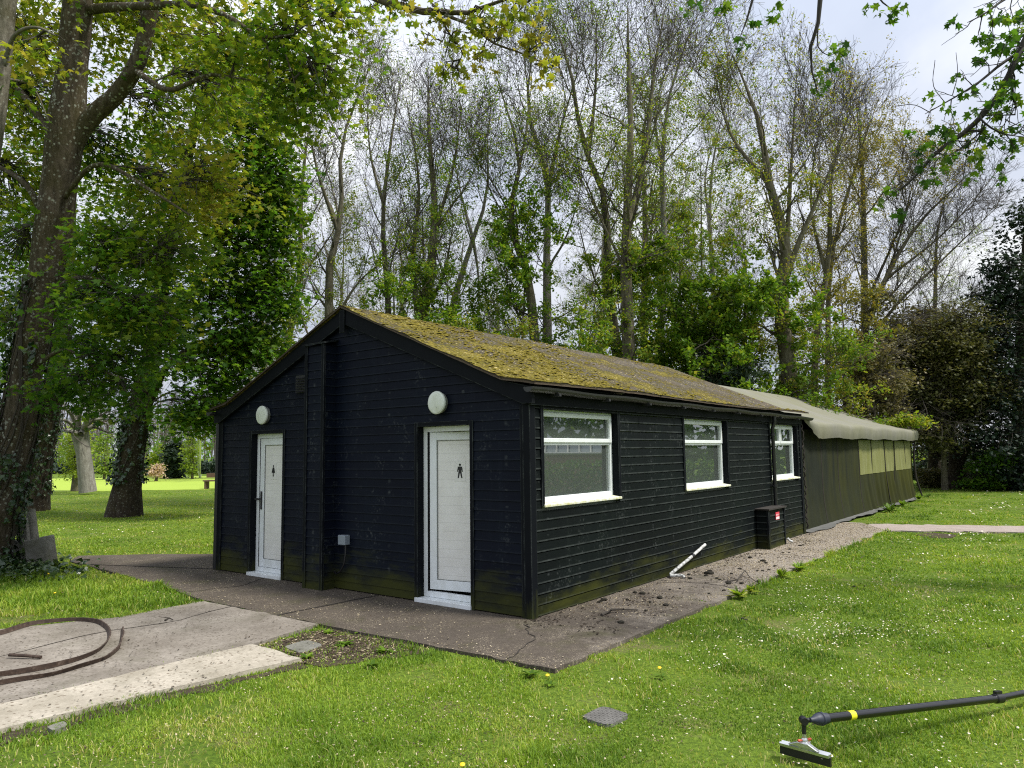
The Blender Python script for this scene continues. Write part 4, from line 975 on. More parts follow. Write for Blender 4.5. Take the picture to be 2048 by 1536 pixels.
near = [  # px, py, distance, radius px, radius py, sprays, leaves, tint
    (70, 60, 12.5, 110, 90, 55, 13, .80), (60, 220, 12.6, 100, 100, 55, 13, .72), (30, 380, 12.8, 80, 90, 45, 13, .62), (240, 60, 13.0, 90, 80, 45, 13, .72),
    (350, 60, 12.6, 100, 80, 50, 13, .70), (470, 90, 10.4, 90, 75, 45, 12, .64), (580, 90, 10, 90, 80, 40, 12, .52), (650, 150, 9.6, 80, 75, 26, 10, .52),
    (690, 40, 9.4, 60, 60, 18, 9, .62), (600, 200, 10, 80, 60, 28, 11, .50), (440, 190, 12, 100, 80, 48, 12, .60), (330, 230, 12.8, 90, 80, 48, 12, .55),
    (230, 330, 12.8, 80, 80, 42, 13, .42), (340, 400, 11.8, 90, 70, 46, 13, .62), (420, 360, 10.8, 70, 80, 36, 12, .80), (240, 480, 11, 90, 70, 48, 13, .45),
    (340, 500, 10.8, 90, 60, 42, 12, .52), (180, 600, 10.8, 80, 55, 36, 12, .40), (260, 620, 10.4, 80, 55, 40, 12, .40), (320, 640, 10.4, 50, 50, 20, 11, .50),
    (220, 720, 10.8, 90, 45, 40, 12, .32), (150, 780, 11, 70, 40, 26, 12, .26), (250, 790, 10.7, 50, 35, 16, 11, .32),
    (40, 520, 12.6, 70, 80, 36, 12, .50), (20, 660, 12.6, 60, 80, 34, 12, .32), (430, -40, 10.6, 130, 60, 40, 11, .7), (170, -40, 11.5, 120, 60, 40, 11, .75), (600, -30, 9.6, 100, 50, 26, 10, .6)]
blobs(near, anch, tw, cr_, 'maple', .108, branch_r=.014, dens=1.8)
tipn = [(870, 30, 7.2, 38, 22, 6, 9, .86), (815, 10, 7.4, 35, 20, 5, 8, .72), (960, 40, 7.1, 42, 26, 7, 10, .85), (1040, 20, 7.0, 40, 22, 7, 10, .78), (900, 85, 7.2, 45, 25, 6, 10, .80), (1000, 75, 7.0, 40, 24, 6, 10, .85),
        (1075, 85, 6.9, 32, 34, 8, 10, .92), (1085, 125, 6.9, 24, 18, 4, 9, .95), (955, 120, 7.1, 34, 14, 3, 9, .8), (905, 150, 7.2, 40, 10, 3, 8, .6), (860, 90, 7.2, 22, 14, 3, 7, .75), (935, 150, 7.2, 25, 10, 2, 8, .7), (760, 20, 7.7, 40, 30, 5, 8, .6)]
blobs(tipn, np.vstack([L7, L8, L9]), tw, cr_, 'maple', .082, sprr=.13, branch_r=.010, tsd=.12, upw=.5)
A.build('trunk', M['bark_maple'], mp, True); tw.build('branches', M['twig'], mp, True); cr_.build('crown', M['maple'], mp)
def ivy_on(root, P, R, t0, t1, n, size, seed, face=None, amt=.12, tint=.5, thick=1.0):
    rng_ = np.random.default_rng(seed); acc = Acc()
    t = t0 + (t1 - t0) * rng_.random(n) ** 1.25; x = t * (len(P) - 1); i = np.minimum(x.astype(int), len(P) - 2); f = (x - i)[:, None]
    p = P[i] * (1 - f) + P[i + 1] * f; r = R[i] * (1 - f[:, 0]) + R[i + 1] * f[:, 0]
    a = rng_.uniform(0, 2 * math.pi, n)
    if face is not None:
        keep = fnoise(a * 1.2, t * 14, 1.6, seed) + .25 * np.cos(a - face) * 1.0 + (1 - (t - t0) / (t1 - t0)) * .35 > .62; p, r, a, t = p[keep], r[keep], a[keep], t[keep]
    o = np.column_stack([np.cos(a), np.sin(a), np.zeros(len(a))])
    p = p + o * (r[:, None] + rng_.uniform(.0, amt, (len(a), 1)) * thick)
    leaves(acc, rng_, p, size, 'heart', rng_.normal(tint, .28, len(a)), 0, .25, o * 1.3 + np.array([0, 0, .35]), 1.2)
    st_ = Acc()
    k = 26; a0 = rng_.uniform(0, 2 * math.pi, k); tt = np.linspace(t0, t1, 12)
    PP = np.zeros((k, 12, 3))
    for j in range(12):
        x = tt[j] * (len(P) - 1); i = min(int(x), len(P) - 2); f = x - i; aa = a0 + .5 * np.sin(j * .7 + a0 * 3); rr_ = R[i] * (1 - f) + R[i + 1] * f + .01
        PP[:, j] = P[i] * (1 - f) + P[i + 1] * f + np.column_stack([np.cos(aa), np.sin(aa), 0 * aa]) * rr_
    acc.tubes(PP, np.full((k, 12), .012), 4, 1)
    return acc.build('ivy', [M['ivy'], M['twig']], root)
ivy_on(mp, TP, TR * 1.12, .015, .36, 3600, .085, 5, face=None if False else 3.4, amt=.14)

# second, thinner maple whose stem crosses the top left corner, and the dark stem close behind
m2 = thing('maple_tree', 'maple with a bare grey stem cutting across the upper left corner of the photo', 'tree', at(-150, 1130, 10.4) * [1, 1, 0], G_LEFT)
A = Acc(); P_, R_ = resample([at(x, y, 10.4) * np.array([1, 1, 1]) for x, y in ((-150, 1165), (-110, 800), (-60, 480), (-16, 240), (2, 100), (14, -20), (30, -200), (60, -460))], [.27, .22, .19, .16, .14, .125, .11, .05], 20)
A.tubes(P_[None], R_[None], 14); tw, cr_ = Acc(), Acc()
b1 = limb([(4, 150, 10.4), (30, 70, 10.2), (75, 55, 10), (110, 70, 9.9)], .035, .01); b2 = limb([(-14, 240, 10.4), (15, 160, 10.5), (50, 165, 10.6), (100, 245, 10.7)], .03, .008)
blobs([(10, 60, 11, 60, 60, 20, 11, .7), (-60, 200, 10.6, 80, 90, 30, 11, .6), (-60, 420, 10.8, 80, 90, 30, 11, .5), (90, 120, 10.2, 50, 40, 12, 10, .75), (20, -60, 10.6, 100, 60, 24, 10, .7)], np.vstack([P_, b1, b2]), tw, cr_, 'maple', .12, branch_r=.02)
A.build('trunk', M['bark_limb'], m2, True); tw.build('branches', M['twig'], m2, True); cr_.build('crown', M['maple'], m2)

def leafy_tree(label, cat, name, trunk, r0, r1, blob_list, leaf, kind, size, seed, group, bark='bark_ivy', limbs=(), branch_r=.03, ivy=None, dens=1.0, loc=None, n=18, sprr=.45, tsd=.16, upw=1.0, flat=.35, flare=1.25, twigmat='twig', part='crown', twiggy=0):
    global rng, A
    rng = np.random.default_rng(seed)
    P, R = resample([at(*q_) for q_ in trunk], np.linspace(r0, r1, len(trunk)), n); P[0][2] = min(P[0][2], -.05); R[0] *= flare
    root = thing(name, label, cat, (P[0][0], P[0][1], 0), group)
    A = Acc(); A.tubes(P[None], R[None], 12); an = [P[3:]]
    for pts, a_, b_ in limbs: an.append(limb(pts, a_, b_))
    tw, cr_ = Acc(), Acc()
    blobs(blob_list, np.vstack(an), tw, cr_, kind, size, branch_r=branch_r, sprr=sprr, tsd=tsd, upw=upw, flat=flat, dens=dens)
    if twiggy:
        H_ = P[-1][2]; rep = P[None]
        q1, e1 = grow(rng, rep, R[None], twiggy, .2, 1, 62, 14, H_ * .55, .45, .5, 9, .14, -.01, .008, .02); tw.tubes(q1, e1, 5)
        q2, e2 = grow(rng, q1, e1, 9, .15, 1, 42, 14, H_ * .2, .4, .5, 6, .15, -.03, .006, .009); tw.tubes(q2, e2, 4)
        q3, e3 = grow(rng, q2, e2, 7, .15, 1, 40, 14, H_ * .09, .3, .6, 4, .16, -.04, .004, .006); tw.tubes(q3, e3, 3)
    A.build('trunk', M[bark], root, True); tw.build('branches', M[twigmat], root, True); cr_.build(part, M[leaf], root)
    if ivy: ivy_on(root, P, R, *ivy)
    return root
# the dark stem just behind the foreground maple
leafy_tree('dark leaning maple stem partly hidden right behind the large foreground maple', 'tree', 'maple_tree', [(62, 1006, 25), (75, 940, 25), (100, 820, 25), (128, 640, 25), (140, 400, 25), (150, 150, 25)], .48, .12,
           [(60, 470, 25, 100, 90, 60, 14, .30), (20, 620, 25, 80, 90, 50, 14, .22), (130, 300, 25, 110, 100, 60, 14, .35), (40, 760, 24, 60, 60, 34, 14, .22), (150, 560, 25, 70, 80, 40, 14, .25), (30, 180, 25, 100, 120, 50, 14, .45)],
           'maple', 'maple', .18, 31, G_LEFT, dens=2.1, ivy=(.03, .5, 1500, .11, 8, 1.0))
# the ivied tree standing on the left lawn
leafy_tree('ivy covered maple standing alone on the left lawn, its trunk leaning right', 'tree', 'maple_tree', [(248, 1029, 22), (256, 960, 22), (264, 900, 22), (278, 820, 22), (300, 730, 22), (318, 620, 22), (340, 480, 22), (380, 300, 22), (420, 120, 22)], .43, .08,
           [(510, 690, 21, 60, 50, 46, 14, .36), (455, 770, 21, 60, 45, 40, 14, .34), (400, 830, 21, 60, 30, 26, 13, .38), (555, 580, 21, 40, 60, 36, 14, .34), (560, 400, 21, 40, 70, 40, 14, .42), (350, 660, 22, 70, 60, 40, 14, .34), (500, 250, 21, 80, 80, 60, 15, 0.43), (540, 340, 21, 60, 80, 50, 15, 0.37), (470, 380, 21, 80, 80, 60, 15, 0.45), (540, 470, 21, 55, 70, 46, 15, 0.31), (480, 520, 21, 70, 70, 54, 15, 0.33), (420, 600, 21, 80, 60, 50, 15, 0.39), (510, 600, 21, 60, 60, 44, 15, 0.28),
            (470, 690, 21, 80, 50, 44, 15, 0.31), (390, 740, 21, 80, 50, 40, 14, 0.33), (420, 820, 21, 60, 35, 26, 13, 0.38), (380, 850, 21, 40, 26, 12, 11, 0.48), (330, 560, 22, 80, 60, 46, 15, 0.43), (260, 660, 22, 80, 60, 46, 15, 0.31), (200, 760, 22, 60, 50, 30, 14, 0.29), (160, 690, 22.5, 70, 60, 40, 14, 0.31),
            (540, 230, 21, 50, 50, 26, 13, 0.53), (430, 450, 20.6, 60, 70, 34, 14, 0.80), (360, 300, 22, 90, 100, 60, 14, 0.51), (440, 160, 22, 90, 90, 50, 14, 0.55), (300, 430, 22, 90, 80, 50, 14, 0.43), (520, 140, 22, 60, 70, 30, 13, 0.53), (200, 520, 22.6, 90, 80, 50, 14, 0.38), (430, 690, 20.8, 40, 30, 14, 12, 0.80)],
           'maple', 'maple', .17, 33, G_LEFT, dens=1.9, limbs=[([(290, 770, 22), (335, 650, 21.6), (400, 560, 21.3), (470, 500, 21)], .16, .04), ([(268, 880, 22), (300, 800, 21.8), (345, 720, 21.4), (420, 680, 21)], .17, .04), ([(262, 920, 22), (285, 830, 22.2), (262, 740, 22.4), (215, 660, 22.6)], .08, .03)],
           ivy=(.07, .40, 2600, .115, 9, 3.2, .20, .5))
# ------------------------------------------------------------------ far left: field edge
root = thing('pollarded_tree', 'thick grey pollarded trunk with short bare spokes on the far sunny field', 'tree', gnd(172, 981))
A = Acc(); B = Acc(); P_, R_ = resample([at(176, 984, 36), at(172, 950, 36), at(166, 900, 36), at(160, 866, 36)], [.40, .36, .33, .40], 10); A.tubes(P_[None], R_[None], 12); P_[0][2] = -.1
rng = np.random.default_rng(3)
hd = np.array([P_[-2], P_[-1]])
for pts in ([(160, 870), (140, 862), (118, 858), (100, 850)], [(160, 870), (145, 850), (120, 838), (95, 840)], [(162, 868), (180, 845), (200, 838), (225, 830)], [(164, 866), (178, 830), (184, 806), (180, 780)], [(160, 866), (158, 835), (168, 800), (172, 770)], [(162, 868), (186, 852), (205, 846), (222, 852)], [(164, 866), (196, 820), (200, 790)], [(158, 868), (150, 840), (130, 815), (125, 790)]):
    Q, S = resample([at(x, y, 36 + rng.normal(0, .6)) for x, y in pts], np.linspace(.14, .03, len(pts)), 8); A.tubes(Q[None], S[None], 6)
    q2, r2 = grow(rng, Q[None], S[None], 8, .3, 1, 35, 12, 1.2, .2, .5, 5, .15, .1, .01, .015); B.tubes(q2, r2, 4)
    q3, r3 = grow(rng, q2, r2, 4, .2, 1, 35, 12, .6, .2, .6, 4, .15, .05, .008, .010); B.tubes(q3, r3, 3)
A.build('trunk', M['bark_pale'], root, True); B.build('branches', M['twig'], root)
def small_tree(label, name, px, pyb, d, hpx, wpx, leaf, kind, size, tint, seed, nsp=60, per=14, rt=.12, bark='bark_grey', stem=.3, group=None):
    t_ = pyb - hpx
    lst = []; rr = random.Random(seed)
    for k in range(9):
        f = k / 8; yy_ = pyb - hpx * (stem + (1 - stem) * (.08 + .84 * f)); wd = wpx * (.55 + .45 * math.sin(math.pi * (f * .8 + .15)))
        lst.append((px + rr.uniform(-.35, .35) * wd, yy_, d + rr.uniform(-.6, .6), wd * .55, hpx * .12, nsp // 6, per, tint + rr.uniform(-.12, .12)))
    return leafy_tree(label, 'tree', name, [(px, pyb, d), (px + 2, pyb - hpx * .4, d), (px - 1, pyb - hpx * .9, d)], rt, .02, lst, leaf, kind, size, seed, group, bark, branch_r=.02, flare=1.1)
small_tree('small lime green tree beside the pollarded trunk on the far field', 'young_tree', 150, 978, 39, 130, 46, 'lime', 'diamond', .15, .5, 41, 130, 13, stem=.22, rt=.2)
small_tree('low pink blossoming tree in front of the far field hedge', 'blossom_tree', 312, 962, 54, 32, 17, 'blossom', 'diamond', .20, .5, 42, 40, 10, stem=.35)
small_tree('dark conical conifer beyond the far field, right of the blossom tree', 'conifer', 350, 962, 60, 78, 24, 'yew', 'diamond', .34, .7, 43, 160, 16, stem=.02)
small_tree('bright yellow green tree beyond the far field just left of the hut', 'young_tree', 384, 962, 58, 92, 22, 'lime', 'diamond', .22, .3, 44, 80, 10, stem=.15)
small_tree('light green rounded tree beyond the far field, right of the ivied trunk', 'young_tree', 318, 958, 64, 66, 22, 'spring', 'diamond', .24, .6, 45, 80, 11, stem=.15)
small_tree('loose light green tree beyond the field between pollard and ivied trunk', 'young_tree', 208, 962, 60, 90, 30, 'lime', 'diamond', .22, .1, 46, 80, 10, stem=.15)
# far belt of trees, one mass
rng = np.random.default_rng(8); A = Acc(); B = Acc()
N = 150; xs_ = rng.uniform(-60, 480, N); ds_ = rng.uniform(62, 92, N)
base = np.array([gnd(x, 905 + 1.7 * FPX / d_) for x, d_ in zip(xs_, ds_)]); hh = rng.uniform(6, 13, N)
P_ = base[:, None] + np.linspace(0, 1, 5)[None, :, None] * np.stack([rng.normal(0, .5, N), rng.normal(0, .5, N), hh], -1)[:, None]; R_ = np.linspace(.13, .03, 5)[None] * rng.uniform(.6, 1.4, (N, 1))
A.tubes(P_, R_, 4)
q2, r2 = grow(rng, P_, R_, 14, .3, 1, 40, 12, 2.4, .5, .4, 4, .15, .2, .02, .03); A.tubes(q2, r2, 3)
q3, r3 = grow(rng, q2, r2, 3, .3, 1, 40, 12, 1.2, .2, .6, 3, .15, .1, .015, .02); A.tubes(q3, r3, 3)
NL = 16000; i = rng.integers(0, N, NL); pz = rng.random(NL) ** 1.8 * 6.5; pl = base[i] + np.stack([rng.normal(0, 1.8, NL), rng.normal(0, 1.8, NL), pz + .1], -1)
leaves(A, rng, pl, .42, 'diamond', .25 + .5 * fnoise(pl[:, 0], pl[:, 1], .15, 3) + rng.normal(0, .12, NL) - .25, 1, .5)
far = A.build('far_woodland', [M['twig_pale'], M['spring']], None); props(far, 'hazy belt of thin trunks and young green leaves along the far field edge', 'woodland', kind='stuff')
hg = Acc(); NL = 9000; x = rng.uniform(-80, 470, NL); d_ = rng.uniform(59, 61, NL); P0 = np.array([gnd(a_, 905 + 1.7 * FPX / b_) for a_, b_ in zip(x, d_)]); P0[:, 2] = rng.random(NL) * 1.25
leaves(hg, rng, P0, .36, 'diamond', rng.normal(.35, .25, NL), 0, .4); ho = hg.build('hedge', M['yew'], None); props(ho, 'dark low hedge running along the far side of the sunny field', 'hedge')
# low wooden seat and pale poles far off by the hut
bl = gnd(432, 977); 
bench = thing('bench', 'small brown wooden bench far off on the field beside the left edge of the hut', 'bench', bl)
ux = norm(RCW[:, 0] * np.array([1, 1, 0])); uy = np.array([-ux[1], ux[0], 0]); m = simple('brown wood', (.14, .085, .05), .8); M['wood'] = m
MB().obox(bl + [0, 0, .42], ux * .62, uy * .25, (0, 0, .035)).build('seat', m, bench); MB().obox(bl + uy * .25 + [0, 0, .70], ux * .62, uy * .03, (0, 0, .12)).build('backrest', m, bench)
for sx_ in (-1, 1): MB().obox(bl + ux * .5 * sx_ + [0, 0, .2], ux * .05, uy * .22, (0, 0, .2)).build('leg', m, bench)
for px, d_, top, lb in ((396, 57, 855, 'slim pale pole nearer the blossom tree on the far field edge'), (400, 50, 872, 'slim pale pole standing just right of its twin on the far field edge')):
    b0 = gnd(px, 905 + 1.7 * FPX / d_); b1 = at(px + 1, top, d_); po = MB().tube([b0, b1], .06, 8).lathe([(.10, 0), (.10, .25), (.07, .3)], b0, (0, 0, 1), 10).build('pole', M['conc_post'], None, True); props(po, lb, 'pole', 'pale poles on the far field')
# ------------------------------------------------------------------ tall bare trees behind the hut
GB = 'tall half bare trees behind the hut'
S_ = dict(group=GB)
bare_tree('slender curving bare tree rising behind the left slope of the hut roof', [(560, 955), (574, 700), (588, 560), (604, 420), (628, 280), (650, 170)], 27, .17, 101, GB, [([(574, 700, 0), (552, 600, .3), (548, 480, .5), (566, 330, .6)], .08)], leafn=3200, ltint=(.7, .2), lz=(.2, .75))
bare_tree('bare tree just left of the hut ridge peak, forking in a wide V', [(652, 955), (662, 640), (655, 520), (656, 440), (690, 300), (740, 130)], 25, .22, 102, GB, [([(656, 430, 0), (625, 330, -.4), (606, 210, -.6)], .12), ([(664, 660, 0), (720, 560, .4), (830, 480, .6)], .07)], leafn=3200, ltint=(.65, .2), lz=(.15, .6))
bare_tree('thin straight bare tree directly behind the mossy front end of the ridge', [(772, 955), (776, 600), (772, 430), (786, 300), (800, 150)], 28, .17, 103, GB, [([(773, 440, 0), (745, 330, .3), (735, 200, .5)], .08)], leafn=2600, ltint=(.6, .2), lz=(.1, .55))
bare_tree('dark twin stemmed tree with leafy lower branches right of the thin straight one', [(835, 955), (838, 680), (856, 520), (866, 420), (852, 270), (848, 120)], 26, .30, 104, GB, [([(840, 650, 0), (826, 500, .4), (838, 380, .6), (812, 190, .8)], .16), ([(864, 430, 0), (900, 330, -.3), (925, 190, -.5)], .10)], leafn=5200, ltint=(.5, .2), lz=(.1, .8), density=1.1)
bare_tree('pale leaning trunk with a broken looking fork, right of the dark twin stems', [(890, 955), (893, 690), (905, 600), (930, 500), (965, 400), (985, 250)], 30, .24, 105, GB, [([(928, 505, 0), (945, 560, .2), (955, 640, .5)], .09), ([(930, 500, 0), (915, 410, .4), (900, 300, .5)], .09)], bark='bark_pale', leafn=2400, ltint=(.55, .2), lz=(.1, .6))
bare_tree('bare tree with a sinuous trunk leaning left before the straight pale one', [(1085, 955), (1068, 680), (1048, 540), (1034, 440), (1030, 340), (990, 140)], 26, .26, 106, GB, [([(1030, 345, 0), (1052, 230, .5), (1046, 110, .8)], .12), ([(1046, 540, 0), (1010, 420, -.3), (940, 300, -.5)], .06)], leafn=2600, ltint=(.5, .2), lz=(.1, .5))
bare_tree('straight pale trunked tree with a high narrow fork at mid ridge', [(1094, 955), (1093, 660), (1091, 500), (1090, 350), (1070, 220), (1055, 110)], 28, .25, 107, GB, [([(1090, 352, 0), (1115, 250, -.4), (1160, 120, -.6)], .12)], bark='bark_pale', leafn=2400, ltint=(.5, .2), lz=(.1, .5), t0=.5)
bare_tree('tall tree whose trunk bends left then shoots up through a bare top', [(1240, 955), (1234, 690), (1222, 540), (1196, 400), (1165, 280), (1135, 150), (1120, 20)], 27, .25, 108, GB, [([(1166, 290, 0), (1185, 160, .5), (1190, 10, .8)], .11)], leafn=2200, ltint=(.55, .2), lz=(.1, .55))
bare_tree('thickest dark trunk behind the middle of the roof, clothed in mossy twigs', [(1262, 955), (1259, 690), (1253, 520), (1252, 420), (1264, 280), (1252, 120), (1240, 0)], 25, .31, 109, GB, [([(1252, 430, 0), (1290, 280, .5), (1310, 110, .8), (1330, 10, 1)], .16), ([(1254, 540, 0), (1200, 430, .4), (1150, 330, .6)], .07)], leafn=4800, ltint=(.62, .2), lz=(.1, .85), density=1.15)
bare_tree('dark narrow trunk close on the right of the thickest one', [(1293, 955), (1290, 650), (1284, 420), (1300, 260), (1310, 130)], 31, .22, 110, GB, leafn=3600, ltint=(.6, .2), lz=(.1, .9))
bare_tree('pale smooth straight trunk third right of the thickest one', [(1322, 955), (1321, 700), (1325, 480), (1328, 330), (1345, 190), (1385, 50)], 29, .22, 111, GB, [([(1327, 340, 0), (1312, 230, .4), (1350, 90, .6)], .12)], bark='bark_pale', leafn=5600, ltint=(.62, .2), lz=(.15, .9), lsize=.08)
bare_tree('largest pale brown trunk behind the hut end, splitting into a broad fan', [(1592, 965), (1578, 740), (1566, 600), (1556, 500), (1548, 380), (1525, 250), (1490, 100)], 26, .40, 112, GB, [([(1566, 600, 0), (1600, 500, -.3), (1640, 400, -.5), (1700, 250, -.6)], .16), ([(1550, 400, 0), (1470, 290, .4), (1430, 150, .6)], .11), ([(1556, 480, 0), (1572, 330, .5), (1590, 140, .8)], .12)], bark='bark_grey', leafn=3400, ltint=(.78, .2), lz=(.1, .7), density=1.3, t0=.45, lsize=.08)
bare_tree('slim tree in the trio beside the broad fan trunk, leafing out in bronze', [(1640, 965), (1637, 700), (1642, 500), (1660, 350), (1702, 190)], 30, .20, 113, GB, [([(1640, 560, 0), (1615, 420, .3), (1640, 230, .5)], .10)], leafn=4200, leafmt='bronze', ltint=(.6, .2), lz=(.1, .8))
bare_tree('second slim tree of the trio, bowed right with olive young leaves', [(1660, 965), (1652, 720), (1668, 500), (1710, 360), (1745, 200)], 32, .18, 114, GB, leafn=5200, leafmt='bronze', ltint=(.5, .2), lz=(.1, .95))
bare_tree('single straight mossy trunk furthest right of the tall row', [(1730, 965), (1727, 640), (1727, 430), (1730, 300), (1742, 185)], 33, .24, 115, GB, [([(1728, 620, 0), (1790, 480, -.4), (1850, 330, -.6)], .09)], leafn=5600, leafmt='bronze', ltint=(.5, .22), lz=(.1, .95))
bare_tree('leafless purplish beech fanning long fine boughs out to the right', [(1690, 965), (1712, 740), (1760, 580), (1830, 450), (1930, 350)], 32, .22, 116, GB, [([(1716, 720, 0), (1800, 610, -.5), (1900, 510, -.8), (2000, 410, -1)], .10), ([(1740, 640, 0), (1800, 480, .4), (1835, 330, .6)], .09), ([(1710, 760, 0), (1830, 670, -.3), (1960, 590, -.6)], .07), ([(1760, 580, 0), (1880, 480, .3), (1990, 350, .5)], .07)], bark='bark_grey', leafn=0, density=2.1, spread=26, up=.10, t0=.3, llen=.82)
# more slim stems further back; copies of the trees above
src = [o for o in C.objects if o.get('group') == GB]
GR = 'slim grey stems far back in the wood behind the hut'
rr = random.Random(5)
for k, px in enumerate((545, 700, 812, 1008, 1185, 1390, 1440, 1508, 1860, 470)):
    s = src[(k * 5 + 2) % 11]; c = copy_tree(s); d_ = rr.uniform(38, 50); g_ = gnd(px, 905 + 1.7 * FPX / d_)
    c.location = (g_[0], g_[1], 0); c.rotation_euler = (0, 0, rr.uniform(0, 6.28)); q = rr.uniform(.85, 1.12); c.scale = (q, q, q)
    c['label'] = 'slim grey half bare tree standing far back in the wood behind the hut'; c['group'] = GR
# leafy understorey
GU = 'leafy bushes growing under the trees behind the hut'
def bush(label, px, d, ptop, wpx, leaf, tint, seed, pbot=840, nsp=90, per=13, size=.15, kind='diamond', sprr=.4, name='bush', group=GU, tsd=.16, upw=1.0, r=.07, nb=9, dens=1.7, twiggy=0, twigmat='twig'):
    rr = random.Random(seed); lst = []
    for k in range(nb):
        f = rr.random(); y = ptop + (pbot - ptop) * (.12 + .85 * f); wd = wpx * (.72 + .28 * math.sin(math.pi * min(1, .10 + f * .8))) * rr.uniform(.8, 1.15)
        lst.append((px + rr.uniform(-1, 1) * wd * .55, y, d + rr.uniform(-.8, .8), wd * .55, (pbot - ptop) * .13, nsp // 6, per, tint + rr.uniform(-.14, .14)))
    yb = 905 + 1.7 * FPX / d
    return leafy_tree(label, 'bush', name, [(px, yb, d), (px + rr.uniform(-8, 8), pbot, d), (px + rr.uniform(-14, 14), ptop + 30, d)], r, .015, lst, leaf, kind, size, seed, group, 'bark_grey', branch_r=.012, sprr=sprr, tsd=tsd, upw=upw, flare=1.0, dens=dens, twiggy=twiggy, twigmat=twigmat)
bush('sparse yellowish bush at the left end of the wood beside the maple crown', 535, 26, 620, 50, 'spring', .75, 201, nsp=50, per=8)
bush('very dark evergreen bush low behind the far end of the hut roof', 1465, 25, 690, 70, 'yew', .6, 212, pbot=800, nsp=170, per=14, size=.16)
bush('mossy green conifer bough mass above the tent ridge end', 1745, 27, 680, 90, 'drab', .8, 215, pbot=850, nsp=200, per=13, size=.11, kind='spray', nb=12, twiggy=10)
bush('drab olive thicket tangled with bare twigs over the tent', 1800, 31, 560, 110, 'drab', .62, 216, pbot=830, nsp=330, per=13, size=.12, kind='spray', nb=18, twiggy=16, twigmat='twig', r=.12)
bush('brownish olive thicket behind the tent gable, next to the dark yews', 1890, 30, 610, 110, 'drab', .45, 217, pbot=880, nsp=420, per=14, size=.12, kind='spray', nb=20, twiggy=10, twigmat='twig', r=.14)
bush('pale green flat topped shrub just behind the tent gable', 1800, 26, 826, 46, 'spring', .7, 219, pbot=850, nsp=70, per=12, size=.13, nb=7)
bare_tree('loose light green sapling behind the left roof slope', [(610, 1010), (613, 846), (617, 723), (614, 600)], 24, .09, 202, GU, leafn=2200, leafmt='spring', ltint=(0.6, .2), lz=(.1, 1), density=0.75, t0=.22, spread=60, up=.05, lsize=0.1, name='young_tree', llen=1.25, fine=False)
bare_tree('fresh green sapling crown behind the front end of the ridge', [(800, 1010), (795, 814), (789, 667), (794, 520)], 24, .09, 203, GU, leafn=3600, leafmt='spring', ltint=(0.42, .2), lz=(.1, 1), density=0.75, t0=.22, spread=60, up=.05, lsize=0.11, name='young_tree', llen=1.25, fine=False)
bare_tree('bright green sapling left of the sinuous leaning trunk', [(905, 1002), (904, 809), (902, 664), (904, 520)], 26, .09, 204, GU, leafn=3000, leafmt='spring', ltint=(0.5, .2), lz=(.1, 1), density=0.75, t0=.22, spread=56, up=.05, lsize=0.11, name='young_tree', llen=1.25, fine=False)
bare_tree('bright green young maple reaching highest above the middle of the ridge', [(1040, 1002), (1039, 759), (1038, 577), (1039, 395)], 26, .09, 205, GU, leafn=4800, leafmt='spring', ltint=(0.4, .2), lz=(.1, 1), density=0.85, t0=.22, spread=46, up=.05, lsize=0.12, name='young_tree', llen=1.25, fine=False)
bare_tree('yellow green low bush showing just over the ridge by the straight pale trunk', [(985, 1014), (979, 865), (971, 752), (978, 640)], 23, .09, 206, GU, leafn=2400, leafmt='spring', ltint=(0.7, .2), lz=(.1, 1), density=0.7, t0=.22, spread=62, up=.05, lsize=0.1, name='young_tree', llen=1.25, fine=False)
bare_tree('pale green sapling between straight pale trunk and bent trunk', [(1165, 1006), (1165, 803), (1165, 652), (1165, 500)], 25, .09, 207, GU, leafn=3200, leafmt='spring', ltint=(0.55, .2), lz=(.1, 1), density=0.8, t0=.22, spread=54, up=.05, lsize=0.11, name='young_tree', llen=1.25, fine=False)
bare_tree('mid green bush low behind the ridge left of the thickest trunk', [(1195, 1014), (1193, 857), (1189, 738), (1192, 620)], 23, .09, 208, GU, leafn=2600, leafmt='spring', ltint=(0.5, .2), lz=(.1, 1), density=0.7, t0=.22, spread=60, up=.05, lsize=0.11, name='young_tree', llen=1.25, fine=False)
bare_tree('tall light green tree top in the gap right of the pale smooth trunk', [(1400, 989), (1399, 717), (1397, 514), (1398, 310)], 30, .09, 210, GU, leafn=5200, leafmt='spring', ltint=(0.6, .2), lz=(.1, 1), density=0.95, t0=.22, spread=44, up=.05, lsize=0.11, name='young_tree', llen=1.25, fine=False)
bare_tree('olive leafed sapling at the foot of the broad fan trunk', [(1560, 998), (1556, 787), (1550, 628), (1555, 470)], 27, .09, 213, GU, leafn=2800, leafmt='spring', ltint=(0.75, .2), lz=(.1, 1), density=0.8, t0=.22, spread=54, up=.05, lsize=0.1, name='young_tree', llen=1.25, fine=False)
bare_tree('bronze leaved sapling between trio and straight mossy trunk', [(1690, 995), (1688, 813), (1684, 676), (1687, 540)], 28, .09, 218, GU, leafn=3000, leafmt='bronze', ltint=(0.45, .2), lz=(.1, 1), density=0.8, t0=.22, spread=54, up=.05, lsize=0.1, name='young_tree', llen=1.25, fine=False)
bare_tree('leafy green maple left half of the green mass by the pale smooth trunk', [(1375, 998), (1381, 799), (1369, 649), (1379, 500)], 27, .16, 209, GU, leafn=9000, leafmt='spring', ltint=(0.48, .18), lz=(.05, 1), density=1.5, t0=.15, spread=62, up=.03, lsize=0.135, name='young_tree', llen=1.5, fine=False)
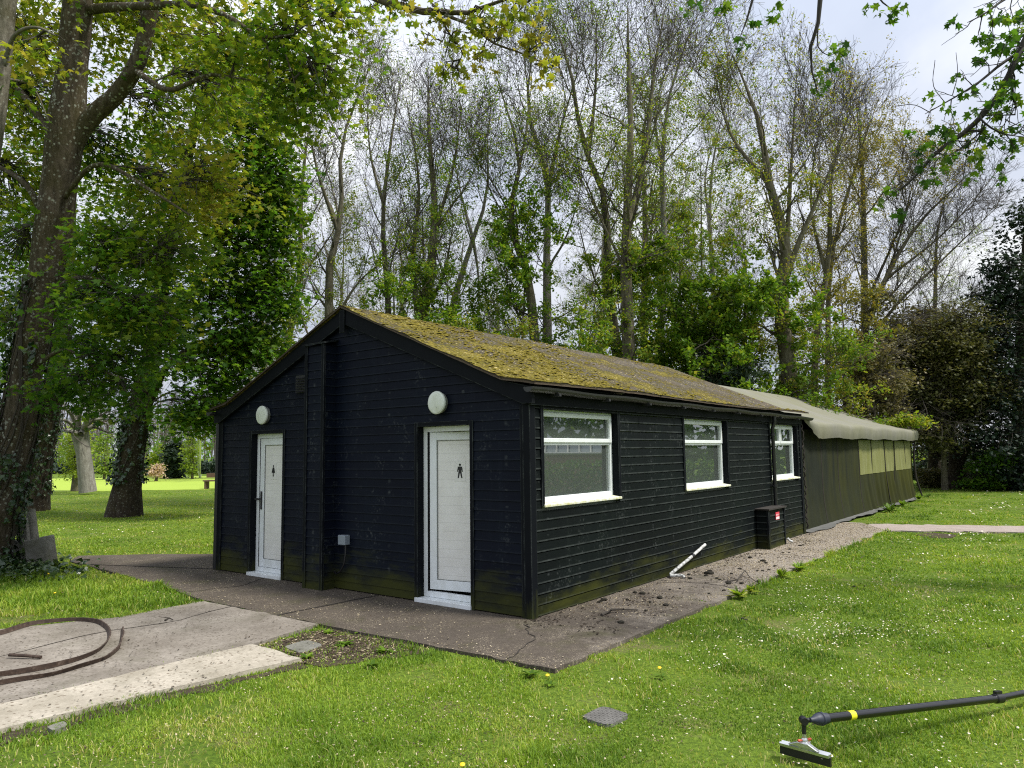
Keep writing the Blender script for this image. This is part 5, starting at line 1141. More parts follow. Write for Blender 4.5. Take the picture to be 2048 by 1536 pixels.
bare_tree('bright green maple right half of the green mass, touching the broad fan trunk', [(1485, 1002), (1491, 825), (1479, 692), (1489, 560)], 26, .16, 211, GU, leafn=11000, leafmt='spring', ltint=(0.4, .18), lz=(.05, 1), density=1.5, t0=.15, spread=62, up=.03, lsize=0.14, name='young_tree', llen=1.9, fine=False)
bare_tree('green bush peeping over the tent ridge near the hut', [(1630, 1006), (1636, 880), (1628, 760), (1634, 660)], 25, .07, 214, GU, leafn=4200, leafmt='spring', ltint=(.5, .2), lz=(.1, 1), density=1.0, t0=.2, spread=60, up=.04, lsize=.10, name='young_tree', llen=1.5, fine=False)
# dark evergreens right
GY = 'dark evergreens at the right edge of the lawn'
def yew(label, trunk, limbs, lst, seed, leaf='yew', r0=.3, size=.17, kind='spray', dens=1.6, twiggy=0):
    return leafy_tree(label, 'tree', 'yew_tree', trunk, r0, .08, lst, leaf, kind, size, seed, GY, 'bark_ivy', limbs=limbs, branch_r=.03, sprr=.55, tsd=.2, flat=.3, upw=1.0, dens=dens, twiggy=twiggy)
yew('dark yew with a straight single trunk nearest the tent gable', [(1869, 962, 34), (1868, 900, 34), (1866, 800, 34), (1870, 680, 34)], [([(1874, 925, 34), (1890, 885, 33.5), (1905, 850, 33)], .12, .05)],
    [(1870, 720, 34, 90, 40, 50, 14, .5), (1850, 790, 33.5, 70, 36, 44, 14, .35), (1900, 820, 33, 90, 34, 50, 14, .3), (1855, 850, 33, 50, 30, 30, 14, .25), (1930, 760, 34, 80, 40, 46, 14, .5), (1880, 870, 33, 60, 26, 26, 13, .2), (1840, 880, 35, 40, 40, 30, 13, .2)], 301, leaf='drab_dark')
yew('dark yew with a trunk forking low, second from the tent gable', [(1911, 977, 31), (1910, 930, 31), (1905, 870, 31), (1915, 760, 31)], [([(1914, 950, 31), (1930, 910, 30.7), (1955, 880, 30.3), (2000, 868, 30)], .13, .04)],
    [(1940, 840, 30.5, 90, 36, 60, 14, .25), (1990, 880, 30, 70, 26, 34, 13, .2), (1900, 800, 31, 80, 40, 50, 14, .35), (1960, 790, 31, 80, 40, 50, 14, .4), (1930, 720, 32, 80, 50, 50, 14, .5), (1985, 920, 32, 60, 30, 30, 13, .2)], 302, r0=.32, leaf='drab_dark')
yew('tall blackish green conifer filling the right edge of the photo', [(2040, 985, 30), (2040, 800, 30), (2045, 600, 30), (2055, 420, 30)], [],
    [(2045, 440, 30, 26, 50, 34, 14, .4), (2020, 540, 30, 50, 60, 64, 15, .45), (2050, 620, 30, 70, 70, 80, 15, .4), (1998, 600, 30, 40, 50, 44, 15, .5), (2010, 700, 29.5, 70, 60, 80, 15, .35), (2050, 780, 29.5, 80, 60, 70, 15, .3), (1990, 790, 29.5, 60, 50, 56, 15, .3), (2020, 870, 29, 80, 50, 66, 15, .22), (2040, 940, 29, 70, 36, 46, 14, .2), (1985, 660, 30, 36, 50, 36, 14, .5)], 303, r0=.35)
small = bush('leafy green shrub in the shade under the forked yew', 1975, 29.5, 900, 46, 'spring', .12, 304, pbot=985, nsp=100, per=13, size=.14, name='shrub', group=None)
bush('dark undergrowth shrub closing the gap behind the yew trunks', 1880, 40, 870, 70, 'yew', .6, 305, pbot=975, nsp=200, per=14, size=.3, name='shrub', group=None, nb=12)
bush('blackish shrub filling the shade right of the forked yew', 2035, 30, 890, 60, 'yew', .35, 306, pbot=990, nsp=200, per=14, size=.24, name='shrub', group=None, nb=12)
rng = np.random.default_rng(9); hg = Acc(); NL = 7000; x = rng.uniform(1836, 2075, NL); d_ = rng.uniform(36, 37.5, NL); P0 = np.array([gnd(a_, 905 + 1.7 * FPX / b_) for a_, b_ in zip(x, d_)]); P0[:, 2] = rng.random(NL) * .75
leaves(hg, rng, P0, .14, 'diamond', rng.normal(.5, .25, NL), 0, .5); props(hg.build('hedge', M['drab'], None), 'low clipped greyish hedge behind the yew trunks', 'hedge')
# deep wood behind everything, one mass (only glimpsed between the stems)
A = Acc(); NL = 15000; x = rng.uniform(480, 1880, NL); d_ = rng.uniform(52, 66, NL); P0 = np.array([gnd(a_, 905 + 1.7 * FPX / b_) for a_, b_ in zip(x, d_)]); P0[:, 2] = rng.random(NL) ** 1.7 * (5.5 + 4 * fnoise(P0[:, 0], P0[:, 1], .12, 4))
leaves(A, rng, P0, .36, 'diamond', rng.normal(.45, .2, NL), 0, .5); props(A.build('far_woodland', M['spring'], None), 'green depths of the wood glimpsed between the trunks behind the hut', 'woodland', kind='stuff')

# ------------------------------------------------------------------ maple outside the frame whose boughs hang in at the top right
rng = np.random.default_rng(77)
mt = thing('maple_tree', 'budding maple whose dark boughs and leaf tufts hang in from the upper right', 'tree', gnd(2420, 1180), None)
A = Acc(); DR = 6.6
P_, R_ = resample([gnd(2420, 1180) - [0, 0, .1], at(2420, 800, 8.6), at(2400, 300, 8.6), at(2380, -200, 8.4), at(2350, -700, 8.2)], [.32, .26, .22, .18, .08], 16); A.tubes(P_[None], R_[None], 14)
K1 = limb([(2400, 250, 8.6), (2230, 60, 7.6), (2110, 10, 7), (2060, 60, DR), (2028, 130, DR), (1990, 200, DR), (1935, 260, DR), (1880, 300, DR), (1848, 330, DR), (1835, 350, DR), (1790, 385, DR), (1760, 410, DR)], .042, .004, 40, 8)
K2 = limb([(2230, 60, 7.6), (2130, 40, 7), (2060, 90, 6.7), (2000, 130, 6.6), (1950, 170, 6.5), (1900, 200, 6.5), (1850, 228, 6.5)], .022, .003, 24, 6)
K3 = limb([(2110, 10, 7), (2080, 60, 6.7), (2024, 150, 6.5), (2026, 190, 6.5), (2032, 228, 6.5), (2004, 232, 6.5), (2000, 250, 6.5)], .018, .004, 20, 6)
K4 = limb([(1990, 200, DR), (1960, 235, 6.5), (1990, 260, 6.4), (2030, 270, 6.4), (2055, 240, 6.4)], .012, .004, 14, 5)
K5 = limb([(1935, 262, DR), (1960, 262, 6.5), (1930, 290, 6.5), (1900, 310, 6.5), (1855, 318, 6.5)], .010, .003, 14, 5)
K6 = limb([(2110, 10, 7), (2060, -20, 6.8), (2000, 5, 6.6), (1965, 30, 6.5), (1935, 45, 6.5)], .02, .003, 14, 5)
K7 = limb([(2380, -200, 8.4), (2150, -330, 7.4), (1900, -300, 6.9), (1720, -150, 6.6), (1640, 0, 6.4), (1636, 50, 6.4), (1618, 130, 6.4), (1628, 150, 6.4), (1636, 190, 6.4)], .04, .003, 34, 7)
K8 = limb([(1720, -150, 6.6), (1740, -60, 6.5), (1760, 0, 6.4), (1785, 20, 6.4)], .016, .004, 10, 5)
K9 = limb([(1900, -300, 6.9), (1650, -260, 6.6), (1540, -120, 6.5), (1505, 0, 6.5), (1490, 50, 6.5), (1480, 75, 6.5)], .025, .003, 20, 6)
K10 = limb([(1540, -120, 6.5), (1430, -60, 6.6), (1400, 5, 6.6), (1375, 20, 6.6)], .014, .004, 10, 5)
K11 = limb([(1890, 205, 6.5), (1868, 175, 6.5), (1870, 120, 6.5)], .005, .0025, 8, 4); K12 = limb([(1860, 225, 6.5), (1830, 210, 6.5), (1790, 212, 6.5)], .005, .0025, 8, 4)
K13 = limb([(1905, 190, 6.5), (1915, 150, 6.5), (1912, 105, 6.5)], .004, .002, 8, 4)
K14 = limb([(1636, 50, 6.4), (1640, 100, 6.4), (1660, 112, 6.4), (1680, 95, 6.4)], .006, .003, 8, 4)
tw, cr_ = Acc(), Acc()
sub = np.vstack([K1[14:], K2[10:], K3, K4, K5, K6])
K = np.stack([resample(k_, np.ones(len(k_)), 14)[0] for k_ in (K1[14:], K2[10:], K3, K4, K5, K6)])
t1, r1 = grow(rng, K, np.full(K.shape[:2], .010), 14, .05, .98, 50, 18, .36, .3, .6, 6, .22, -.02, .0025, .004); tw.tubes(t1, r1, 4)
t2, r2 = grow(rng, t1, r1, 2, .3, 1, 45, 15, .16, .2, .7, 4, .25, -.05, .002, .003); tw.tubes(t2, r2, 3)
tips = t2[:, -1]; tips = tips[rng.random(len(tips)) < .75]
tuft = list(tips) + [at(x, y, 6.4) for x, y in ((1440, 20), (1452, 12), (1500, 45), (1485, 80), (1478, 95), (1555, 10), (1545, 30), (1400, 8), (1375, 22), (1665, 95), (1685, 100), (1660, 130), (1650, 165), (1635, 180), (1642, 150), (1690, 92), (1740, 12), (1765, 22), (1790, 25), (1800, 15), (1780, 40), (1835, 300), (1845, 290), (1840, 330), (1780, 380), (1760, 405))]
tuft = np.array(tuft); per = 8; pp_ = np.repeat(tuft, per, 0) + rng.normal(0, .028, (len(tuft) * per, 3))
leaves(cr_, rng, pp_, .072, 'maple', np.repeat(rng.normal(.22, .20, len(tuft)), per), 0, .12, None, 2.6)
A.build('trunk', M['twig_bough'], mt, True); tw.build('branches', M['twig_bough'], mt); cr_.build('crown', M['maple'], mt)

# ------------------------------------------------------------------ things beyond the right edge that the hut windows mirror
def mirr(t_, s=0): d = np.array([.537, .843]); o = np.array([-.843 * -1, -.537]); p = np.array([-4.6, -6.25]) + d * t_ + o * s; return p
rng = np.random.default_rng(21); hg = Acc(); NL = 14000; tt = rng.uniform(29, 30.2, NL); ss = rng.uniform(-17, 10, NL); p = np.array([mirr(a_, b_) for a_, b_ in zip(tt, ss)]); cq = (p - CAM[:2]) @ RCW[:2]; k_ = (cq[:, 0] / -cq[:, 2]) > .86; p = p[k_]; NL = len(p); P0 = np.column_stack([p, gh(p[:, 0], p[:, 1]) + rng.random(NL) * 1.35])
leaves(hg, rng, P0, .2, 'diamond', rng.normal(.1, .2, NL), 0, .5); props(hg.build('hedge', M['spring'], None), 'dark garden hedge beyond the right lawn, mirrored in the hut windows', 'hedge')
hall = thing('brick_hall', 'low brick hall with a glazed roof, mirrored in the window nearest the hut corner', 'building', (*mirr(56, 0), -1.75))
d = np.array([.537, .843]); o = np.array([.843, -.537]); c0 = np.array([*mirr(56, -7), -1.75]); ex = np.array([*o, 0]); ey = np.array([*d, 0])
MB().prism([c0, c0 + ex * 9.5, c0 + ex * 9.5 + [0, 0, 3.3], c0 + [0, 0, 3.3]], ey * 6).build('wall', M['brick'], hall)
MB().prism([c0 + [0, 0, 3.3] - ey * .2, c0 + [0, 0, 4.6] + ey * 3, c0 + [0, 0, 3.3] + ey * 6.2], ex * 9.5).build('roof', M['grey_plastic'], hall)
rb_ = MB()
for k in range(12): a_ = c0 + ex * (9.5 * k / 11) + [0, 0, 3.36] - ey * .2; rb_.tube([a_, a_ + ey * 3.2 + [0, 0, 1.3]], .09, 6)
rb_.tube([c0 + [0, 0, 3.34] - ey * .2, c0 + ex * 9.5 + [0, 0, 3.34] - ey * .2], .10, 6); rb_.build('glazing_bars', M['conc_post'], hall)
acc = Acc(); NL = 16000; tt = rng.uniform(66, 78, NL); ss = rng.uniform(-40, 30, NL); p = np.array([mirr(a_, b_) for a_, b_ in zip(tt, ss)])
cq = (p - CAM[:2]) @ RCW[:2]; k_ = (cq[:, 0] / -cq[:, 2]) > .86; p = p[k_]; NL = len(p)
P0 = np.column_stack([p, -1.7 + rng.random(NL) * (11 + 8 * fnoise(p[:, 0], p[:, 1], .2, 6))]); leaves(acc, rng, P0, .95, 'diamond', rng.normal(.15, .2, NL), 0, .3); props(acc.build('far_woodland', M['spring'], None), 'tall green trees behind the brick hall, mirrored in the hut windows', 'woodland', kind='stuff')
srcs = [o_ for o_ in C.objects if o_.get('category') == 'tree' and o_.get('group') == G_LEFT]
for k, (t_, s) in enumerate(()):
    cpy = copy_tree(srcs[-1]); p = mirr(t_, s); cpy.location = (p[0], p[1], -1.7); cpy.rotation_euler = (0, 0, k * 1.9); cpy['label'] = 'leafy tree standing behind the brick hall beyond the right lawn'; cpy['group'] = 'trees behind the brick hall'
# ------------------------------------------------------------------ loose things on the ground
# squeegee on its long telescopic pole
J = at(1607, 1441, 4.10); Q0 = at(1640, 1438, 4.12); Q1 = at(2000, 1396, 4.80); Q2 = Q1 + (Q1 - Q0) * .25; Q2[2] = max(Q2[2], .03)
sq = thing('squeegee', 'black telescopic pole with yellow tape and an alloy squeegee head lying on the grass', 'squeegee', (J[0], J[1], 0))
dp = norm(Q1 - Q0); E1 = Q1 + dp * 1.6; E1[2] = .03
MB().tube([Q0, Q1], .0245, 20).build('pole_section', M['pole_black'], sq, True)
po2 = MB().tube([Q1 - dp * .02, E1], .0198, 20).build('pole_section', M['pole_black'], sq, True)
cl_ = MB().lathe([(.025, -.035), (.031, -.03), (.032, .03), (.022, .036)], Q1 - dp * .02, dp, 20); cl_.obox(Q1 - dp * .02 + [0, 0, .036], dp * .03, np.cross(dp, [0, 0, 1]) * .012, (0, 0, .010)); cl_.build('clamp_collar', M['black_plastic'], sq, True)
tp_ = Q0 + dp * .245; MB().lathe([(.0247, -.022), (.0258, -.021), (.0258, .021), (.0247, .022)], tp_, dp, 24).build('yellow_tape', M['tape'], sq, True)
MB().lathe([(.012, -.075), (.016, -.055), (.026, -.035), (.033, -.015), (.031, .0), (.036, .004), (.036, .016), (.030, .02), (.029, .05)], Q0, dp, 24).build('end_cap', M['rubber_blue'], sq, True)
hf = norm(RCW[:, 0] * np.array([1, 1, 0])); hb = np.array([-hf[1], hf[0], 0])       # right / away in plan
kn = MB().lathe([(.020, -.022), (.022, -.015), (.022, .015), (.020, .022)], J, hb, 18); kn.tube([J, Q0 - dp * .05], .013, 12); kn.tube([J, J - [0, 0, .07]], .0125, 12); kn.build('knuckle', M['black_plastic'], sq, True)
hz = .052; hc = np.array([J[0], J[1], hz])
MB().tube([J - [0, 0, .07], [J[0], J[1], hz + .03]], .0115, 14).lathe([(.014, 0), (.018, .006), (.018, .03), (.014, .036)], [J[0], J[1], hz + .02], (0, 0, 1), 16).build('handle_socket', M['alloy'], sq, True)
kb = MB()
for s in (-1, 1): kb.lathe([(.004, .012), (.005, .026), (.007, .028), (.007, .042)], [J[0], J[1], hz + .045], hf * s + hb * .3 * s, 10)
kb.build('clamp_knob', M['red_plastic'], sq, True)
ca = gnd(1556, 1501, .04); cb = gnd(1656, 1529, .04); bd = norm((cb - ca) * [1, 1, 0]); bn = np.array([bd[1], -bd[0], 0])
L_ = float(np.linalg.norm(cb - ca)) / 2
ch_ = MB(); prof = [(-.018, .0), (.018, .0), (.022, .016), (.014, .022), (.006, .014), (-.006, .014), (-.014, .022), (-.022, .016)]
ch_.prism([hc - bd * L_ + bn * a_ + np.array([0, 0, b_ - .015]) for a_, b_ in prof], bd * 2 * L_)
ch_.build('blade_channel', M['alloy'], sq)
hd_ = MB(); hd_.prism([hc - bd * .085 + [0, 0, .010], hc + bd * .085 + [0, 0, .010], hc + bd * .03 + [0, 0, .036], hc - bd * .03 + [0, 0, .036]], bn * .03); hd_.obox(hc + [0, 0, .02], bd * .028, bn * .022, (0, 0, .018)); hd_.build('squeegee_head', M['alloy'], sq, bevel=.003)
MB().obox(hc + [0, 0, -.037], bd * (L_ + .004), bn * .009, (0, 0, .024)).build('rubber_blade', M['black_plastic'], sq)
# rusty hoop strips lying on the slab
def strip(name, label, pts, h, seed):
    rr = np.random.default_rng(seed); P, _ = resample([gnd(x, y) for x, y in pts], np.ones(len(pts)), 60)
    P[:, 2] = .006; T = norm(np.gradient(P, axis=0)); Nn = np.column_stack([-T[:, 1], T[:, 0], np.zeros(60)])
    hh = h * (1 + .08 * np.sin(np.arange(60) * .5 + seed)); lean = Nn * (.012 + .01 * np.sin(np.arange(60) * .21))[:, None]
    a = P - Nn * .006; b_ = P + Nn * .006; c_ = b_ + lean + np.column_stack([0 * hh, 0 * hh, hh]); d_ = a + lean + np.column_stack([0 * hh, 0 * hh, hh])
    V = np.stack([a, b_, c_, d_], 1).reshape(-1, 3); ii = np.arange(240).reshape(60, 4); jj = np.roll(ii, -1, 1)
    F = np.stack([ii[:-1], jj[:-1], jj[1:], ii[1:]], -1).reshape(-1, 4); F = np.vstack([F, [[0, 3, 2, 1], [236, 237, 238, 239]]])
    return props(build(name, V, [(F, 0)], M['rust']), label, 'metal hoop', 'rusty metal hoops on the slab')
strip('metal_hoop', 'rusty bent steel hoop curving round the back of the grey slab', [(-160, 1310), (-60, 1285), (0, 1271), (74, 1250), (150, 1243), (188, 1246), (208, 1256), (216, 1272), (210, 1290), (190, 1308), (148, 1325), (74, 1343), (0, 1354), (-80, 1360)], .038, 1)
strip('metal_hoop', 'shorter rusty steel strip ending in an upright tip outside the bigger hoop', [(243, 1262), (241, 1280), (232, 1305), (205, 1322), (162, 1336), (98, 1354), (40, 1364), (0, 1371), (-90, 1384)], .034, 2)
rd = [gnd(18, 1317), gnd(82, 1319)]; rdm = MB().tube([rd[0] + [0, 0, .03], (rd[0] + rd[1]) / 2 + [0, 0, .028], rd[1] + [0, 0, .02]], .014, 10).build('steel_rod', M['rust'], None, True); props(rdm, 'short dark steel rod lying inside the rusty hoop', 'rod')
def stick(label, pts, r, z=.012):
    P = [gnd(x, y) + [0, 0, z + dz] for x, y, dz in pts]; o_ = MB().tube(P, np.linspace(r, r * .45, len(P)), 7)
    for k in range(1, len(P) - 1): o_.tube([P[k], P[k] + np.array([random.uniform(-.12, .12), random.uniform(-.12, .12), .02])], [r * .5, r * .2], 5)
    return props(o_.build('stick', M['twig'], None, True), label, 'stick')
stick('small broken stick on the grey slab near the pavement', [(330, 1243, 0), (338, 1240, .01), (346, 1242, 0)], .010)
stick('dark mossy stick on the path nearest the hut corner', [(1203, 1232, 0), (1225, 1225, .02), (1248, 1224, .015), (1275, 1222, 0)], .016)
stick('thin forked twig lying on the path beyond the waste pipe', [(1450, 1166, 0), (1476, 1166, .03), (1490, 1150, .05), (1500, 1160, .02), (1520, 1170, 0)], .009)
# covers and slabs let into the grass
def flat(name, label, cat, pts, z0, h, mt, studs=0):
    P = [gnd(x, y) for x, y in pts]; P = [(p[0], p[1], z0) for p in P]
    Q_ = np.array(P); cc = Q_.mean(0); rr = np.random.default_rng(len(label)); out = []
    for i in range(len(P)):
        a_, b0_, c0_ = Q_[i - 1], Q_[i], Q_[(i + 1) % len(P)]
        for t_ in (0, .25, .5, .75, 1): s0 = b0_ + (a_ - b0_) * .28; s1 = b0_ + (c0_ - b0_) * .28; q_ = s0 * (1 - t_) ** 2 + b0_ * 2 * t_ * (1 - t_) + s1 * t_ ** 2; out.append(tuple(q_ + (q_ - cc) * rr.normal(0, .02)))
    b_ = MB().prism(out, (0, 0, h))
    if studs:
        P = np.array(P); 
        for i in range(studs):
            for j in range(studs):
                u_, v_ = (i + .5) / studs, (j + .5) / studs; q_ = (P[0] * (1 - u_) + P[1] * u_) * (1 - v_) + (P[3] * (1 - u_) + P[2] * u_) * v_
                a_ = .5 + (i + j) % 2 * 1.57; e_ = np.array([math.cos(a_), math.sin(a_), 0]) * .010; f_2 = np.array([-e_[1], e_[0], 0]) * .35
                b_.add([q_ - e_ + [0, 0, h], q_ - f_2 + [0, 0, h + .003], q_ + e_ + [0, 0, h], q_ + f_2 + [0, 0, h + .003]], [(0, 1, 2, 3)])
    return props(b_.build(name, M[mt], None), label, cat)
flat('manhole_cover', 'grey chequered metal cover set in the foreground lawn', 'cover', [(1160, 1428), (1206, 1407), (1262, 1424), (1216, 1447)], -.04, .026, 'cover', 12)
flat('manhole_cover', 'small weathered cover in the lawn right of the side path', 'cover', [(1672, 1157), (1690, 1149), (1738, 1154), (1722, 1163)], -.045, .014, 'cover')
flat('drain_slab', 'dark square slab in the bare soil between slab and pavement', 'slab', [(566, 1290), (612, 1276), (648, 1286), (603, 1303)], -.04, .026, 'stone')
flat('drain_slab', 'dark broken slab sunk beside the near edge of the pale strip', 'slab', [(92, 1452), (128, 1440), (136, 1449), (106, 1460)], -.04, .036, 'stone')
flat('gravel_patch', 'worn gravelly patch in the lawn in front of the gravel path', 'gravel', [(1830, 1066), (1860, 1062), (1915, 1067), (1900, 1073), (1850, 1072)], -.04, .012, 'soil')['kind'] = 'stuff'
# concrete lumps against the foreground maple
def lump(name, label, cat, c, ax, ay, az, sy=.4):
    b_ = MB().obox(c, ax, ay, az); o_ = b_.build(name, M['stone'], None, bevel=.018); return props(o_, label, cat)
z3 = np.array([0, 0, 1.]); K0 = gnd(82, 1131)
def off(px, py, d): return at(px, py, d)
wd = mpp(11.75)
lump('concrete_block', 'upright grey concrete block leaning in the grass at the right of the heap', 'block', off(82, 1103, 11.75), hf * 21 * wd + z3 * 5 * wd, hb * .13, z3 * 27 * wd - hf * 5 * wd)
lump('concrete_block', 'shaded concrete block wedged behind the leaning one by the maple trunk', 'block', off(40, 1104, 11.95), hf * 20 * wd, hb * .14, z3 * 24 * wd - hf * 3 * wd)
lump('stone_slab', 'upright pale stone slab standing on the shaded block', 'slab', off(46, 1062, 12.0), hf * 12 * wd, hb * .05, z3 * 26 * wd - hf * 4 * wd)
c_ = off(64, 1050, 12.1); pc = MB(); a_ = c_ + z3 * 32 * wd - hf * 5 * wd; b0 = c_ - z3 * 36 * wd + hf * 7 * wd
pc.lathe([(9 * wd, 0), (9 * wd, np.linalg.norm(a_ - b0)), (7 * wd, np.linalg.norm(a_ - b0)), (7 * wd, np.linalg.norm(a_ - b0) - .12)], b0, a_ - b0, 20); props(pc.build('pipe', M['stone'], None, True), 'short grey pipe propped behind the stone slab', 'pipe')
# moss clods raked off the roof onto the path
rng = np.random.default_rng(15); cl_m = []
import bmesh
for k in range(5):
    bm = bmesh.new(); bmesh.ops.create_icosphere(bm, subdivisions=3, radius=1); rs = np.random.default_rng(k)
    for v_ in bm.verts:
        c0_ = v_.co; f_ = .62 + .75 * fnoise(c0_.x * 2 + c0_.z, c0_.y * 2 + 5, 1.7, k, 4); v_.co = Vector((c0_.x * f_ * 1.25, c0_.y * f_, max(-.25, c0_.z * f_ * .62)))
    me = bpy.data.meshes.new('moss_clod'); bm.to_mesh(me); bm.free(); me.materials.append(None); cl_m.append(me)
m = NT('damp dark moss'); nz = m.noise(60, 4, .75); M['moss'] = m.done(m.bsdf(m.ramp(nz, [(.3, (.008, .007, .005)), (.6, (.026, .022, .012)), (.8, (.06, .055, .02))]), .95, m.bump(nz, 1.0, .02)))
for me in cl_m: me.materials[0] = M['moss']
spots = [(1208, 1201, 2.2), (1200, 1205, 1.6), (1242, 1246, 1.8), (1285, 1188, 2.0), (1270, 1186, 1.4), (1240, 1184, 1.2), (1320, 1197, 2.0), (1332, 1211, 1.6), (1292, 1222, 1.0), (1378, 1150, 1.6), (1380, 1158, 1.6), (1412, 1152, 1.6), (1418, 1148, 3.4), (1420, 1143, 2.0), (1434, 1157, 1.3), (1440, 1160, 1.3), (1457, 1168, 2.2), (1484, 1168, 1.6), (1463, 1148, 1.2), (1480, 1138, 1.4), (1500, 1116, 1.8), (1518, 1125, 1.3), (1526, 1123, 2.2), (1532, 1127, 1.6), (1550, 1133, 1.6), (1515, 1142, 1.2), (1525, 1142, 1.2), (1538, 1140, 1.2), (1516, 1164, 1.8), (1566, 1106, 1.2), (1580, 1099, 1.4), (1600, 1092, 1.6), (1606, 1091, 1.4), (1578, 1106, 1.2), (1448, 1182, 1.3), (1418, 1188, 1.0), (1360, 1178, 1.1), (1300, 1205, 1.1), (1340, 1180, 1.0), (1255, 1200, 1.2), (1226, 1220, 1.2), (1485, 1238, .9), (1492, 1241, .9), (1708, 1174, 1.1)]
for k, (x, y, s) in enumerate(spots):
    p = gnd(x, y); o_ = bpy.data.objects.new('moss_clod', cl_m[k % 5]); C.objects.link(o_); q = s * .016
    o_.location = (p[0], p[1], .004 + q * .2); o_.scale = (q, q * rng.uniform(.7, 1.2), q * rng.uniform(.6, 1.0)); o_.rotation_euler = (0, 0, rng.uniform(0, 6.28))
    props(o_, 'small dark clod of moss fallen on the path beside the hut', 'moss clod', 'moss clods on the path')
# fine litter on paving, slabs and roof
def scatter_litter(name, label, N, poly, z, size, tint, seed, dens=None):
    rng_ = np.random.default_rng(seed); P = np.array(poly); lo, hi = P.min(0), P.max(0); lo = np.maximum(lo, [-10, -7.5]); hi = np.minimum(hi, [4, 14])
    p = rng_.uniform(lo, hi, (N, 2)); k = inpoly(p[:, 0], p[:, 1], poly)
    if dens is not None: k &= rng_.random(N) < dens(p[:, 0], p[:, 1])
    p = p[k]; acc = Acc(); n_ = len(p)
    leaves(acc, rng_, np.column_stack([p, np.full(n_, z)]), size, 'oval', rng_.normal(tint[0], tint[1], n_), 0, 3.5)
    return props(acc.build(name, M['litter'], None), label, 'litter', kind='stuff')
scatter_litter('leaf_litter', 'pale bud scales and grit scattered over the path and pavement', 90000, PAD, .007, .016, (.66, .30), 1, lambda x, y: np.clip(.05 + np.clip(fnoise(x, y, 1.3, 8, 4) - .38, 0, 1) * 2.2 + .25 * np.clip((y - 1) / 4, 0, 1), .04, 1) * (x > -7))
scatter_litter('leaf_litter', 'dark crumbs and leaf bits lying on the two slabs', 3600, [(-4, -1.4), (-1.6, -1.4), (-.7, -2.3), (-.95, -7), (-5, -7)], .016, .020, (.12, .16), 2, lambda x, y: np.clip(fnoise(x, y, 1.3, 4) * 1.6 - .45, .05, 1))
scatter_litter('leaf_litter', 'dark moss crumbs strewn along the path close to the hut wall', 9000, [(.02, -.6), (1.0, -.4), (1.1, 9.4), (.02, 9.4)], .008, .032, (.05, .10), 5, lambda x, y: np.clip(fnoise(x, y, 2.2, 14, 4) * 2.2 - .95, .03, 1) * np.clip(1.15 - x * .7, .2, 1))
rng = np.random.default_rng(71); NP_ = 16000; x = rng.uniform(.05, 1.15, NP_); y = rng.uniform(.6, 12.0, NP_); kk = (rng.random(NP_) < np.clip(.15 + (y - 1) / 7 + (fnoise(x, y, 1.5, 3) - .5) * 1.4, .05, 1)) & inpoly(x, y, PAD); x, y = x[kk], y[kk]; NP_ = len(x)
sz = rng.uniform(.004, .011, NP_); oc = np.array([(1, 0, 0), (0, 1, 0), (-1, 0, 0), (0, -1, 0), (0, 0, .8)]); ro = rng.uniform(0, 6.28, NP_)
V = np.stack([x[:, None] + sz[:, None] * (oc[None, :, 0] * np.cos(ro)[:, None] - oc[None, :, 1] * np.sin(ro)[:, None] * .7), y[:, None] + sz[:, None] * (oc[None, :, 0] * np.sin(ro)[:, None] + oc[None, :, 1] * np.cos(ro)[:, None] * .7), .003 + sz[:, None] * oc[None, :, 2]], -1).reshape(-1, 3)
i5 = np.arange(NP_) * 5; F = np.concatenate([np.stack([i5 + a_, i5 + (a_ + 1) % 4, i5 + 4], -1) for a_ in range(4)])
props(build('grit', V, [(F, 0)], M['litter'], None, False, np.repeat(np.clip(rng.normal(.62, .22, NP_), .1, 1), 5)), 'loose pale grit and gravel lying on the side path', 'grit', kind='stuff')
scatter_litter('leaf_litter', 'brown leaf bits covering the bare soil beside the slab', 2600, [(-1.5, -1.42), (-.2, -1.40), (-.3, -1.9), (-.7, -2.35), (-1.5, -2.25)], -.018, .026, (.42, .22), 3)
# ------------------------------------------------------------------ grass
rng = np.random.default_rng(50)
def grass_mask(x, y, jit=0.0):
    k = np.ones(len(x), bool)
    ex = np.array([(-6.6, 1.0), (.2, 1.0), (.12, 22.2), (-6.2, 22.2)])
    for poly in (PAD, SLAB, WHITE, STRIP): k &= ~inpoly(x + rng.normal(0, jit, len(x)), y + rng.normal(0, jit, len(x)), poly)
    k &= ~inpoly(x, y, ex); k &= ~inpoly(x, y, Pf)
    for pts in ([(1160, 1428), (1206, 1407), (1262, 1424), (1216, 1447)], [(1672, 1157), (1690, 1149), (1738, 1154), (1722, 1163)], [(566, 1290), (612, 1276), (648, 1286), (603, 1303)]):
        k &= ~inpoly(x + rng.normal(0, .012, len(x)), y + rng.normal(0, .012, len(x)), [tuple(gnd(*q_)[:2]) for q_ in pts])
    soil = inpoly(x + rng.normal(0, .16, len(x)), y + rng.normal(0, .12, len(x)), [(-1.5, -1.40), (-.45, -1.36), (-.2, -1.5), (-.4, -1.8), (-.75, -2.25), (-1.5, -2.22)]) & (rng.random(len(x)) < .80)
    soil |= inpoly(x + rng.normal(0, .05, len(x)), y + rng.normal(0, .05, len(x)), [(-.72, -2.3), (-.60, -2.35), (-.74, -3.4), (-.80, -4.6), (-.93, -4.4), (-.86, -3.4)]) & (rng.random(len(x)) < .8)
    return k & ~soil
N = 760000; yaw0 = math.atan2(.788, -.609)
r = np.exp(rng.uniform(math.log(2.4), math.log(48), N)); th = yaw0 + rng.uniform(-.80, .80, N)
